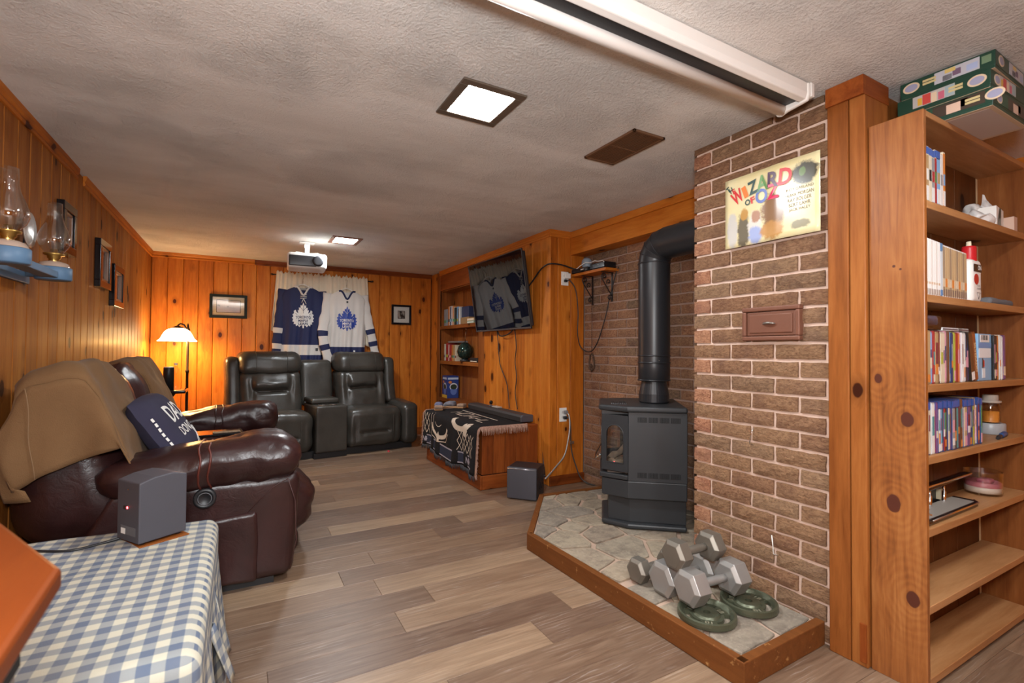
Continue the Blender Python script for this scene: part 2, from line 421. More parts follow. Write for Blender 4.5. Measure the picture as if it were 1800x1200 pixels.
# ------------------------------------------------------------------ room shell
XL, YB, XT, YP, XR, XC, H = -.853, 6.453, 2.31, 3.476, 2.681, 2.043, 2.2
def struct(name, mb, m, parent=None, **kw):
    o = mb.build(name, m, parent, **kw); 
    if parent is None: o['kind'] = 'structure'
    return o
def cbox(L, Wd, D, c):
    """board lying in x (L) and z (W), front towards -y, front edges chamfered by c"""
    m = MB(); a, b = L/2, Wd/2
    vs = [(-a, D, -b), (a, D, -b), (a, D, b), (-a, D, b), (-a, c, -b), (a, c, -b), (a, c, b), (-a, c, b),
          (-a+c, 0, -b+c), (a-c, 0, -b+c), (a-c, 0, b-c), (-a+c, 0, b-c)]
    fs = [(0, 1, 2, 3), (0, 4, 5, 1), (1, 5, 6, 2), (2, 6, 7, 3), (3, 7, 4, 0), (4, 8, 9, 5), (5, 9, 10, 6), (6, 10, 11, 7), (7, 11, 8, 4), (8, 11, 10, 9)]
    return m.add(vs, [f[::-1] for f in fs])
fl = struct('floor', MB().box(-.95, 3.7, -2.7, 6.6, -.12, -.0065), M_FLOOR)
PW, PLN = .175, 1.22
pm = {}
def floor_plank(L, x, y):
    k = round(L, 2)
    if k not in pm: 
        mb = cbox(L-.0012, PW-.0012, .0065, .0009); mb.v = [(v[0], v[2], -v[1]) for v in mb.v]; mb.f = [f[::-1] for f in mb.f]
        pm[k] = mb.mesh('floor_plank', M_FLOOR)
    obj('floor_plank', pm[k], fl, (x, y, 0))
row = 0; y = 2.49-PW*24
while y < 6.45:
    off = [.61, -.02, .36, .90, .2, .75, .5][(row*3) % 7]+RN.choice((0, .1, -.1))
    x = off-PLN*3
    xmax = 3.6 if y < 1.0 else 2.7
    while x < xmax:
        a, b = max(x, -.87), min(x+PLN, xmax)
        if b-a > .04: floor_plank(b-a, (a+b)/2, y+PW/2)
        x += PLN
    y += PW; row += 1
struct('ceiling', MB().box(-.95, 3.7, -2.7, 6.6, H, H+.1), M_CEIL)
# panelled walls: every tongue-and-groove board is its own piece
BW = .1437
board = cbox(BW-.002, H-.004, .017, .006).mesh('plank', M_PZ)
wb = struct('wall_back', MB().box(-.97, 2.75, YB+.0165, YB+.12, 0, H), M_DARK)
for i in range(22): obj('plank', board, wb, (XL+BW*(i+.5), YB, H/2))
wl = struct('wall_left', MB().box(XL-.12, XL-.0165, -2.7, 6.6, 0, H), M_DARK)
i = 0; y = YB-BW/2
lboard = cbox(BW-.002, H-.004, .017, .006).mesh('plank', M_LZ)
while y > -2.6: obj('plank', lboard, wl, (XL, y, H/2), (0, 0, math.pi/2)); y -= BW
wr = struct('wall_right', MB().box(XT+.0165, XT+.1, YP+.02, 4.76, 0, H).box(XT+.02, XR+.1, YP+.017, YP+.12, 0, H).box(2.53, 2.75, 4.7, 6.6, 0, H), M_DARK)
nb = 9; bw9 = (4.76-YP)/nb; b9 = cbox(bw9-.002, H-.004, .017, .005).mesh('plank', M_PZ)
for i in range(nb): obj('plank', b9, wr, (XT, YP+bw9*(i+.5), H/2), (0, 0, -math.pi/2))
for a, b in ((2.312, 2.391), (2.391, 2.53), (2.53, 2.676)):
    obj('plank', cbox(b-a-.002, H-.004, .017, .005).mesh('plank', M_PZ), wr, ((a+b)/2, YP, H/2))
struct('wall_near', MB().box(-.97, 3.7, -2.7, -2.6, 0, H), M_PX)
struct('wall_far_right', MB().box(3.6, 3.7, -2.7, 1.1, 0, H), M_PY)
struct('wall_partition', MB().box(2.2, 3.7, .97, 1.06, 0, H), M_BZ)
# crown mouldings and baseboards
def mould(name, p0, p1, nrm, h=.062, d=.016, m=M_PX, z=H):
    p0, p1, nrm = V(p0), V(p1), V(nrm); mb = MB()
    prof = [(0, 0), (0, -h), (d*.55, -h), (d*.8, -h*.82), (d*.5, -h*.62), (d, -h*.4), (d*1.15, -h*.1), (d*1.15, 0)]
    vs = [p+nrm*a+V((0, 0, z+b)) for p in (p0, p1) for a, b in prof]; n = len(prof)
    mb.add(vs, [tuple(range(n)), tuple(range(2*n-1, n-1, -1))]+[(i, i+n, (i+1) % n+n, (i+1) % n) for i in range(n)])
    bm = bmesh.new(); me = mb.mesh(name, m); bm.from_mesh(me); bmesh.ops.recalc_face_normals(bm, faces=bm.faces); bm.to_mesh(me); bm.free()
    return obj(name, me, kind='structure')
mould('trim_1', (XL, -2.6, 0), (XL, 3.70, 0), (1, 0, 0), m=M_PY)
mould('trim_2', (XL, 3.84, 0), (XL, YB, 0), (1, 0, 0), m=M_PY)
mould('trim_3', (XL, YB, 0), (.13, YB, 0), (0, -1, 0), h=.06, d=.022)
mould('trim_4', (.13, YB, 0), (2.31, YB, 0), (0, -1, 0), h=.06, d=.008, m=M_RX)
mould('trim_5', (XT, YP-.012, 0), (XT, 6.12, 0), (-1, 0, 0), h=.062, d=.013, m=M_PY)
mould('trim_6', (XT-.012, YP, 0), (2.523, YP, 0), (0, -1, 0), h=.062, d=.013)
def skirt(name, x0, x1, y0, y1, h, m): struct(name, MB().box(x0, x1, y0, y1, 0, h), m, bevel=.006)
skirt('baseboard_back', XL, XT, YB-.018, YB, .1, M_RX)
skirt('baseboard_left', XL, XL+.018, -2.6, YB-.02, .1, M_RY)
skirt('baseboard_right', XT, 2.676, YP-.018, YP, .085, M_RX)
# brick walls: bricks with rough split faces, mortar joints set back
CH, BH, BLN, BHD, JT = .0745, .0615, .205, .094, .0135
def brick_mesh(L, seed, m):
    rg = random.Random(seed); mb = MB(); nu, nv = (6 if L > .15 else 3), 3
    def front(u, v):
        e = min(u, 1-u)*L; f = min(v, 1-v)*BH
        r = 0 if min(e, f) < 1e-4 else rg.uniform(-.0015, .006)
        jx = rg.uniform(-.0018, .0018) ; jz = rg.uniform(-.0018, .0018)
        return V(((u-.5)*L+jx, -r-(0 if min(e, f) < 1e-4 else .0015), (v-.5)*BH+jz))
    mb.grid(nu, nv, front, sm=False); w = nu+1; n = len(mb.v)
    edge = [i for i in range(w)]+[j*w+nu for j in range(1, nv+1)]+[nv*w+i for i in range(nu-1, -1, -1)]+[j*w for j in range(nv-1, 0, -1)]
    mb.v += [(mb.v[i][0], .022, mb.v[i][2]) for i in edge]
    for k in range(len(edge)):
        a, b = edge[k], edge[(k+1) % len(edge)]; mb.f.append([b, a, n+k, n+(k+1) % len(edge)]); mb.m.append(0); mb.s.append(False)
    return mb.mesh('brick', m)
def bricks(parent, place, u0, u1, z0, z1, mf, mh, seed, first_header=None, rz=0):
    full = [brick_mesh(BLN, seed+i, mf) for i in range(5)]; head = [brick_mesh(BHD, seed+20+i, mh) for i in range(3)]
    headp = [brick_mesh(BHD, seed+30+i, mf) for i in range(3)]
    rg = random.Random(seed); c = 0; z = z0
    while z+.02 < z1:
        bh = min(BH, z1-z); zc = z+bh/2; u = u0
        k = 0
        while u < u1-.012:
            hd = (k == 0 and c % 2 == 0); L = BHD if hd else BLN
            if u+L > u1-.02: L2 = u1-u
            else: L2 = L
            if hd: me, base = RN.choice(head), BHD
            elif L2 < .13: me, base = rg.choice(headp), BHD
            else: me, base = rg.choice(full), BLN
            o = obj('brick', me, parent, place(u+L2/2, zc), (0, 0, rz), )
            o.scale = (L2/base*(1+rg.uniform(-.012, .004)), 1+rg.uniform(-.1, .3), bh/BH)
            u += L2+JT; k += 1
        z += CH; c += 1
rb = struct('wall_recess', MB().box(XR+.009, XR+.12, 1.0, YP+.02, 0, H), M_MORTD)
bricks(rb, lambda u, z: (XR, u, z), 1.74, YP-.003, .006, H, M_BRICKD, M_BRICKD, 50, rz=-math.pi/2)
chim = thing('brick_chimney', 'rough brown brick chimney block with pink mortar standing beside the black stove', 'chimney')
MB().box(XC+.009, XR, 1.066, 1.721, 0, H).build('mortar_core', M_MORT, chim)
bricks(chim, lambda u, z: (XC, 1.73-u, z), 0, .664, .012, H, M_BRICK, M_BRICKR, 90, rz=-math.pi/2)
bricks(chim, lambda u, z: (2.165+u, 1.73, z), 0, XR-2.165, .012, H, M_BRICK, M_BRICK, 130, rz=math.pi)
# ceiling beam over the recess, wooden post between chimney and bookcase
beam = thing('ceiling_beam', 'orange pine beam boxed in under the ceiling above the stove recess', 'beam')
MB().box(2.523, XR, 1.735, YP-.002, 1.998, H-.002).build('beam_board', M_PY, beam, bevel=.003)
mb = MB().box(2.507, 2.523, 1.735, YP-.012, 2.142, H-.002); mb.build('beam_trim', M_PY, beam, bevel=.005)
post = thing('wooden_post', 'tall orange pine post between the brick chimney and the bookcase', 'post')
MB().box(2.02, 2.2, .989, 1.0645, 0, H-.002).build('post_board', M_OZ, post, bevel=.004)
MB().box(2.024, 2.2, .932, .987, 0, H-.002).build('post_board', M_OZ, post, bevel=.004)
MB().box(2.008, 2.02, .9295, 1.0645, 2.125, H-.002).box(2.02, 2.2, .9295, .932, 2.125, H-.002).build('post_cap', M_RX, post, bevel=.004)
MB().box(2.016, 2.0235, .934, .956, .02, .16).build('post_patch', M_RZ, post, bevel=.001)
# ------------------------------------------------------------------ ceiling lights, vent
def ceiling_light(x0, x1, y0, y1, label, fm):
    t = thing('ceiling_light', label, 'ceiling light', ((x0+x1)/2, (y0+y1)/2, H), 0, 'square ceiling lights')
    a, b, w = (x1-x0)/2, (y1-y0)/2, .038; mb = MB()
    for q in ((-a, a, -b, -b+w), (-a, a, b-w, b), (-a, -a+w, -b+w, b-w), (a-w, a, -b+w, b-w)): mb.box(q[0], q[1], q[2], q[3], -.009, 0)
    mb.build('frame', fm, t, bevel=.003)
    MB().prism([(sx*(a-w-(.008 if k else 0)), sy*(b-w-(0 if k else .008))) for sx, sy, k in ((1, 1, 0), (1, 1, 1), (-1, 1, 1), (-1, 1, 0), (-1, -1, 0), (-1, -1, 1), (1, -1, 1), (1, -1, 0))], -.006, 0).build('diffuser', M_PANEL, t)
M_LF = plain('brown_light_frame', (.10, .075, .055), .45)
M_LF2 = plain('red_brown_light_frame', (.25, .10, .055), .45)
ceiling_light(.727, 1.008, 1.69, 2.0, 'bright square ceiling light in a brown frame beside the brown vent', M_LF)
ceiling_light(.722, .993, 4.675, 4.985, 'bright square ceiling light in a reddish frame beside the projector', M_LF2)
ceiling_light(1.36, 1.64, -.15, .15, 'square ceiling light behind the projector screen, out of the picture', M_LF)
t = thing('ceiling_vent', 'brown metal air vent with fine slats set in the ceiling', 'vent', (1.69, 1.88, H))
M_VENT = plain('brown_vent_paint', (.13, .062, .03), .45)
mb = MB(); a, b = .1, .19
for q in ((-a, a, -b, -b+.014), (-a, a, b-.014, b), (-a, -a+.014, -b, b), (a-.014, a, -b, b)): mb.box(*q, -.012, 0)
mb.box(-a+.014, a-.014, -.006, .006, -.010, 0)
mb.build('vent_frame', M_VENT, t, bevel=.002)
MB().box(-a+.01, a-.01, -b+.01, b-.01, -.002, 0).build('vent_backing', M_DARK, t)
mb = MB()
for k in range(13):
    x = -a+.022+k*.013
    mb.box(x-.0045, x+.0045, -b+.014, b-.014, -.0075, -.006)
mb.build('vent_slats', M_VENT, t, kind='stuff')
# ------------------------------------------------------------------ projector screen housing on the ceiling
t = thing('projector_screen', 'long white projector screen case with a black slot fixed under the ceiling', 'projector screen', (.86, 1.103, H))
x0, x1 = -1.1, 1.025
MB().add([V((x, y, z)) for x in (x0, x1) for y, z in ((-.04, -.004), (-.04, -.045), (-.034, -.066), (-.008, -.07), (-.008, -.06), (.05, -.06), (.05, -.05), (.075, -.045), (.075, -.006))],
         [tuple(range(9)), tuple(range(17, 8, -1))]+[(i, i+9, (i+1) % 9+9, (i+1) % 9) for i in range(9)]).build('case', M_WHTM, t, bevel=.004)
MB().box(x0+.01, x1-.004, -.007, .049, -.0605, -.0585).build('slot', M_BLK, t)
MB().cyl((x0, .066, -.066), (x1+.008, .066, -.066), .0225, n=20).build('bottom_bar', M_WHTM, t)
e = MB().prism([(-.044, -.004), (-.044, -.05), (-.036, -.072), (-.01, -.076), (.045, -.082), (.07, -.09), (.088, -.085), (.09, -.06), (.08, -.004)], 0, .018, T=frame_T((x1, 0, 0), (0, 1, 0), (0, 0, 1)))
e.build('end_cap', M_WHT, t, bevel=.006)
MB().box(x1+.018, x1+.04, -.045, -.005, -.055, 0).build('bracket', M_WHT, t, bevel=.004)
# ------------------------------------------------------------------ tin sign and clean-out door on the chimney
def sign():
    w, h = .438, .327; cy, cz = 1.312, 1.811
    t = thing('tin_sign', 'yellow tin film sign with coloured title letters on the brick chimney', 'sign', (XC-.014, cy, cz))
    # local: x right = -Y world, y up
    n = NT('sign_face'); c = n.co(); sp_ = n.n('SeparateXYZ', {0: c}); U = n.math('DIVIDE', sp_.outputs[1], -w); Vv = n.math('DIVIDE', sp_.outputs[2], h)
    wob = n.math('MULTIPLY_ADD', n.noise(c, 30, 4, .7), 1.1, -.55); col = n.mix(n.noise(c, 9, 3), (.70, .57, .24), (.80, .74, .50))
    # soft colour areas only, a plain stand-in for the artwork
    for cx_, cy_, a_, b_, cc in ((-.41, -.26, .07, .25, (.55, .53, .5)), (-.28, -.28, .075, .26, (.13, .11, .08)), (-.27, -.06, .045, .09, (.5, .27, .07)), (-.15, -.24, .08, .2, (.70, .66, .6)), (-.14, -.38, .08, .13, (.33, .40, .66)), (-.14, -.12, .05, .09, (.42, .22, .14)),
                                 (.05, -.12, .13, .24, (.24, .12, .06)), (.04, -.36, .13, .12, (.5, .26, .09)), (.36, .28, .13, .15, (.045, .045, .04)), (.34, .3, .03, .06, (.16, .24, .09)), (.32, -.36, .1, .06, (.25, .22, .13))):
        dx_ = n.math('DIVIDE', n.math('SUBTRACT', U, cx_), a_); dy_ = n.math('DIVIDE', n.math('SUBTRACT', Vv, cy_), b_)
        d_ = n.math('ADD', n.math('SQRT', n.math('ADD', n.math('MULTIPLY', dx_, dx_), n.math('MULTIPLY', dy_, dy_))), wob)
        col = n.mix(n.n('MapRange', {0: d_, 1: 1.1, 2: .8, 3: 0.0, 4: .95}).outputs[0], col, cc)
    n.set(Base_Color=col, Roughness=.22)
    F = lambda u, v, o: V((-.004-.007*math.cos(u*3)*(1 if u > 0 else .4)-o, -u*w, v*h))
    mb = MB(); mb.grid(20, 12, lambda a, b: F(a-.5, b-.5, 0)+V((0, 0, 0)), 0)
    mb.build('sheet', n.mat, t, solid=.0012)
    def letter(ch, x, y, lw, lh, rot, c):
        mb = MB(); vs, fs = text_geo(ch, .03); q = []
        for v in vs:
            a, b = v.x*lw, v.y*lh*h/w
            a, b = a*math.cos(rot)-b*math.sin(rot), a*math.sin(rot)+b*math.cos(rot)
            q.append(F(x+a, y+b*w/h, .0042))
        mb.add(q, fs); mb.build('letter', colmat(c, .3), t)
    red, org, dg, gr, pu, bl, pk = (.62, .03, .03), (.75, .2, .03), (.03, .07, .06), (.16, .33, .12), (.09, .04, .08), (.1, .15, .45), (.7, .05, .13)
    for a in (('T', -.455, .36, .04, .09, .5, dg), ('H', -.42, .34, .04, .09, .45, dg), ('E', -.385, .315, .035, .08, .4, red), ('W', -.345, .22, .13, .2, .45, red), ('I', -.255, .255, .05, .17, .35, org), ('Z', -.165, .29, .11, .19, .2, dg),
              ('A', -.06, .31, .13, .22, .05, gr), ('R', .06, .31, .12, .21, -.08, pu), ('D', .185, .3, .13, .22, -.12, red), ('O', -.225, .1, .06, .085, .25, dg), ('F', -.165, .115, .05, .09, .2, red), ('O', -.07, .135, .13, .2, .05, bl), ('Z', .06, .15, .13, .2, -.05, pk)):
        letter(*a)
    for i, s_ in enumerate(('JUDY GARLAND', 'FRANK MORGAN', 'RAY BOLGER', 'BERT LAHR', 'JACK HALEY')):
        mb = MB(); add_text(mb, s_, (.26, .26, .22, .2, .2)[i], .047, Matrix.Identity(4))
        mb.v = [tuple(F(v[0]+.315, v[1]+.095-.066*i, .002)) for v in mb.v]; mb.build('lettering', colmat((.10, .08, .05), .4), t)
sign()
t = thing('cleanout_door', 'brown cast metal clean-out door set in the brick chimney below the sign', 'cleanout door', (XC-.004, 1.307, 1.284))
M_RUST = plain('brown_cast_iron', (.17, .068, .04), .5, .2, var=.2, bump=.1, bs=120)
a, b = .133, .075; mb = MB()
for q in ((-a, a, -b, -b+.02), (-a, a, b-.02, b), (-a, -a+.02, -b+.02, b-.02), (a-.02, a, -b+.02, b-.02)): mb.box(-.022, .012, q[0], q[1], q[2], q[3])
mb.build('frame', M_RUST, t, bevel=.005)
d = MB().box(-.014, .01, -a+.022, a-.022, -b+.022, b-.022).build('door', M_RUST, t, bevel=.003)
MB().box(-.019, -.013, -a+.034, a-.034, -b+.034, b-.034).build('panel', M_RUST, d, bevel=.005)
MB().tube([(-.024, .03, -.002), (-.03, .02, 0), (-.034, 0, .002), (-.03, -.02, 0), (-.024, -.03, -.002)], [.002, .0045, .006, .0045, .002], 8).build('handle', plain('worn_grey_metal', (.3, .27, .24), .35, .8), d)
for (y, z, s_, lb) in ((1.4, .735, 1, 'bent silver wire sticking out of the chimney mortar above the dumbbells'), (1.285, .28, -1, 'thin pale wire sticking out of the chimney brick behind the weight plates')):
    tag(MB().tube([(XC-.003, y, z), (XC-.03, y-.002*s_, z+.012), (XC-.028, y-.006*s_, z+.05), (XC-.02, y-.016*s_, z+.085)], .0022, 6).build('wire', M_STEEL if s_ > 0 else M_WHT), lb, 'wire')
# ------------------------------------------------------------------ flagstone hearth
HP = [(1.951, 3.062), (1.472, 2.443), (1.518, 1.076), (2.040, 1.09), (2.040, 1.735), (2.676, 1.735), (2.676, 3.0)]
hearth = thing('stone_hearth', 'low flagstone hearth with a brown wood edge under the black stove', 'hearth')
def clip(poly, p, n):
    out = []
    for i in range(len(poly)):
        a, b = poly[i], poly[(i+1) % len(poly)]; da = (a[0]-p[0])*n[0]+(a[1]-p[1])*n[1]; db = (b[0]-p[0])*n[0]+(b[1]-p[1])*n[1]
        if da <= 0: out.append(a)
        if da*db < 0: s_ = da/(da-db); out.append((a[0]+(b[0]-a[0])*s_, a[1]+(b[1]-a[1])*s_))
    return out
MB().prism([(1.95, 3.03), (1.49, 2.435), (1.535, 1.10), (2.035, 1.11), (2.038, 1.737), (2.67, 1.737), (2.67, 2.98)], .002, .078).build('mortar_bed', plain('pale_mortar', (.44, .31, .235), .95, var=.2, bump=.5, bs=120, spec=.2), hearth)
def mk_stone():
    n = NT('flagstone'); c = n.co((1, 1, 1), 9); r = n.n('ObjectInfo').outputs['Random']
    base = n.ramp(r, [(0, (.26, .21, .15)), (.35, (.36, .295, .21)), (.6, (.23, .195, .155)), (.8, (.38, .30, .21)), (1, (.27, .215, .16))])
    a = n.noise(c, 13, 5, .65); b = n.noise(c, 45, 4, .7)
    col = n.mix(n.n('MapRange', {0: a, 1: .42, 2: .68}).outputs[0], base, n.mix(.6, base, (.09, .07, .06)))
    col = n.mix(n.n('MapRange', {0: b, 1: .5, 2: .75, 3: 0.0, 4: .7}).outputs[0], col, n.mix(.5, base, (.5, .42, .33)))
    n.set(Base_Color=col, Roughness=.75, Specular_IOR_Level=.3); n.bump(n.math('ADD', n.math('MULTIPLY', a, .8), n.math('MULTIPLY', b, .5)), .55, .012); return n.mat
M_STONE = mk_stone()
IN = [(1.95, 3.03), (1.515, 2.435), (1.556, 1.118), (2.035, 1.128), (2.035, 1.737), (2.67, 1.737), (2.67, 2.97)]
rg = random.Random(5); seeds = []
while len(seeds) < 40:
    p = (rg.uniform(1.5, 2.7), rg.uniform(1.1, 3.05))
    ins = False
    for i in range(len(IN)):
        a, b = IN[i], IN[(i+1) % len(IN)]
        if (a[1] > p[1]) != (b[1] > p[1]) and p[0] < (b[0]-a[0])*(p[1]-a[1])/(b[1]-a[1])+a[0]: ins = not ins
    if ins and all((p[0]-q[0])**2+((p[1]-q[1])*1.25)**2 > .155**2 for q in seeds): seeds.append(p)
    elif len(seeds) > 30 and rg.random() < .002: break
for p in seeds:
    # the L-shaped top is cut in two convex halves
    box_ = IN if p[1] > 1.737 else None
    poly = [(1.3, 1.737), (2.67, 1.737), (2.67, 2.97), (1.95, 3.03), (1.515, 2.435), (1.537, 1.737)] if p[1] > 1.737 else [(1.537, 1.737), (1.556, 1.118), (2.035, 1.128), (2.035, 1.737)]
    if p[1] > 1.737: poly = poly[1:]
    for q in seeds:
        if q is p: continue
        poly = clip(poly, ((p[0]+q[0])/2, (p[1]+q[1])/2), (q[0]-p[0], q[1]-p[1]))
        if len(poly) < 3: break
    if len(poly) < 3: continue
    cx, cy = sum(a[0] for a in poly)/len(poly), sum(a[1] for a in poly)/len(poly)
    pp = []
    for i in range(len(poly)):
        a, b = poly[i], poly[(i+1) % len(poly)]; L = math.hypot(b[0]-a[0], b[1]-a[1]); k = max(1, int(L/.05))
        for j in range(k):
            x, y = a[0]+(b[0]-a[0])*(j+.15*(j == 0 and k > 1))/k, a[1]+(b[1]-a[1])*(j+.15*(j == 0 and k > 1))/k
            d = math.hypot(x-cx, y-cy)+1e-6; gap = .011+.005*nz((x, y, 0), 14)
            f = max(.3, 1-gap/d); pp.append((cx+(x-cx)*f-cx, cy+(y-cy)*f-cy))
    A_ = abs(sum(pp[i][0]*pp[(i+1) % len(pp)][1]-pp[(i+1) % len(pp)][0]*pp[i][1] for i in range(len(pp))))/2
    if A_ < .0012: continue
    MB().prism(pp, .07, .088+rg.uniform(-.002, .0025)).build('stone', M_STONE, hearth, (cx, cy, 0), bevel=.003, seg=1)
def mk_edge():
    n = NT('worn_hearth_edge'); c = n.co(); g = n.noise(n.vmath('MULTIPLY', c, (8, .8, 8)), 5, 4, .6); w = n.noise(c, 22, 4, .7)
    col = n.mix(g, (.2, .07, .018), (.1, .032, .009)); col = n.mix(n.n('MapRange', {0: w, 1: .62, 2: .72}).outputs[0], col, (.4, .2, .07))
    n.set(Base_Color=col, Roughness=.6, Specular_IOR_Level=.12); n.bump(w, .3, .004); return n.mat
M_EDGE = mk_edge()
def edge_board(p, q, th=.036, ext0=0, ext1=0):
    p, q = V((*p, 0)), V((*q, 0)); d = (q-p).normalized(); T_ = frame_T(p, d, Rz(math.pi/2) @ d); L = (q-p).length; mb = MB()
    mb.box(-ext0, L+ext1, 0, th, .001, .094, T=T_); return mb.build('edge_board', M_EDGE, hearth, bevel=.004)
edge_board(HP[1], HP[2]); edge_board(HP[2], HP[3]); edge_board(HP[0], HP[1]); edge_board(HP[6], HP[0], .03)
# ------------------------------------------------------------------ gas stove
stove = thing('gas_stove', 'black freestanding gas stove with bay window on the stone hearth', 'stove', (2.045, 2.219, .092), math.atan2(-.64, .77))
def oct_(o=0, fr=0): return [(-o*.3, -o), (-.155-o-fr, .075-o*.3), (-.155-o-fr, .455+o*.3), (-o*.3, .53+o), (.34, .53+o), (.34, -o)]
def ring_body(name, poly, z0, z1, m, bevel=.004): return MB().prism(poly, z0, z1).build(name, m, stove, bevel=bevel)
ring_body('toe_plate', oct_(0), 0, .03, M_STOVE, .01)
ped = ring_body('pedestal', oct_(-.04), .03, .2, M_STOVE)
# body: base rail, side and back panels, open bay for the fire behind glass
ring_body('lower_cover', oct_(.0), .18, .285, M_STOVE, .006)
ring_body('top_plate', oct_(.022), .70, .735, M_STOVE, .012)
mb = MB().box(.0, .34, -.002, .01, .285, .70).box(0, .34, .52, .532, .285, .70).box(.33, .34, 0, .53, .285, .7)
side = mb.build('side_panel', M_STOVE, stove, bevel=.003)
for z in (.325, .655):
    mb = MB()
    for g in range(4):
        for k in range(9): 
            x = .055+g*.064+k*.0062; mb.box(x, x+.0032, -.0045, -.0015, z-.0155, z+.0155)
    mb.build('vent_slots', M_DARK, side, kind='stuff')
# fire box: dark liner, logs and glowing bed
MB().box(.02, .33, .012, .518, .286, .29).box(.2, .21, .012, .518, .286, .699).build('fire_box', plain('soot', (.03, .026, .024), .9), stove)
M_LOG = plain('ceramic_log', (.34, .25, .18), .9, var=.5, bump=.7, bs=60, vs=25); M_ASH = plain('pale_ember_bed', (.25, .2, .17), .9, var=.5, bump=.8, bs=90)
for q in (((-.09, .1, .335), (.1, .42, .36), .03), ((-.1, .4, .335), (.08, .15, .37), .026), ((-.105, .22, .37), (.03, .33, .45), .022), ((.0, .04, .34), (-.11, .2, .36), .024)):
    p0, p1 = V(q[0]), V(q[1]); pts = [p0.lerp(p1, i/5)+V((0, 0, .008*math.sin(i*2.1))) for i in range(6)]
    MB().tube(pts, [q[2]*(.9+.15*math.sin(i*1.9)) for i in range(6)], 9).build('log', M_LOG, stove)
MB().puff((-.13, .06, .285), (.18, .47, .325), .02, (4, 4, 1), lambda p, a: p+V((0, 0, .01*nz(p, 30)))).build('ember_bed', M_ASH, stove)
MB().lathe([(.0, .004), (.004, 0), (0, -.004)], 8, (-.08, .12, .37)).build('pilot_glow', M_LEDR, stove)
def bay_panel(p, q, z0, z1, wx, name):
    """door leaf between plan points p,q: frame with an arched window, glass set back"""
    p, q = V((*p, 0)), V((*q, 0)); d = (q-p).normalized(); nrm = V((d.y, -d.x, 0)); L = (q-p).length
    T_ = frame_T((p.x, p.y, z0), d, (0, 0, 1)); hh = z1-z0; a0, a1 = wx, L-wx; b0, b1 = .05, hh-.06
    K = 10; rr = (a1-a0)/2; rz_ = min(rr, .06)
    inner = [(a0, b0), (a1, b0)]+[(a0+rr+rr*math.cos(math.pi*i/K), b1-rz_+rz_*math.sin(math.pi*i/K)) for i in range(K+1)]
    # outer points matched to the inner loop
    outer = [(0, 0), (L, 0)]+[(L if i < K/2-1 else (0 if i > K/2+1 else L/2+(L/2)*(K/2-i)), hh if 1 < i < K-1 else (b1-rz_ if i in (0, K) else hh)) for i in range(K+1)]
    n = len(inner); mb = MB(); vs = []
    for zz in (0, -.018):
        vs += [T_ @ V((x, y, zz)) for x, y in outer]+[T_ @ V((x, y, zz)) for x, y in inner]
    fs = []
    for i in range(n):
        j = (i+1) % n
        fs += [(i, j, n+j, n+i), (2*n+j, 2*n+i, 3*n+i, 3*n+j), (n+i, n+j, 3*n+j, 3*n+i), (j, i, 2*n+i, 2*n+j)]
    mb.add(vs, fs); f = mb.build(name, M_STOVE, stove)
    mb = MB(); mb.add([T_ @ V((x, y, -.01)) for x, y in inner]+[T_ @ V((x, y, -.013)) for x, y in inner], [tuple(range(n)), tuple(range(2*n-1, n-1, -1))]); mb.build('glass', M_GLASS, f)
    ed = [T_ @ V((x, y, .001)) for x, y in inner]; MB().tube(ed+[ed[0]], .0028, 6, caps=False).build('window_trim', M_STOVE, f)
bay_panel((-.157, .075), (-.002, -.002), .335, .675, .028, 'door_wing'); bay_panel((-.157, .455), (-.157, .075), .335, .675, .035, 'door_front'); bay_panel((-.002, .532), (-.157, .455), .335, .675, .028, 'door_wing')
ring_body('lower_ledge', [(-.01, -.004), (-.168, .07), (-.168, .46), (-.01, .534), (.02, .52), (.02, .01)], .29, .318, M_STOVE, .005)
MB().box(-.16, .02, .08, .45, .672, .702).build('upper_rail', M_STOVE, stove, bevel=.004)
mb = MB()
for k in range(9): mb.box(-.1+k*.011, -.094+k*.011, .1, .26, .735, .742)
mb.build('top_grille', M_STOVE, stove, kind='stuff')
# heat shield bars at the bay's far edge
MB().tube([(-.165, .09, .42), (-.2, .2, .37), (-.2, .33, .37), (-.165, .44, .42)], .006, 6).build('fender_bar', M_STEEL, stove)
# ------------------------------------------------------------------ stove pipe
PX_, PY_ = 2.345, 2.307
pipe = thing('stove_pipe', 'thick black stove pipe rising from the stove and bending into the chimney', 'stove pipe', (PX_, PY_, .83))
MB().lathe([(.088, -.002), (.095, .005), (.095, .055), (.0945, .0555), (.094, .056), (.078, .135), (.08, .14)], 40, sm=False).build('collar', M_PIPE, pipe)
MB().lathe([(.096, .142), (.1, .146), (.1, .235), (.1, .30), (.1, .9)], 36).build('lower_pipe', M_PIPE, pipe)
for z in (.143, .255, .3, .898): MB().lathe([(.1, -.005), (.1035, -.004), (.1035, .004), (.1, .005)], 36, (0, 0, z)).build('pipe_band', M_PIPE, pipe)
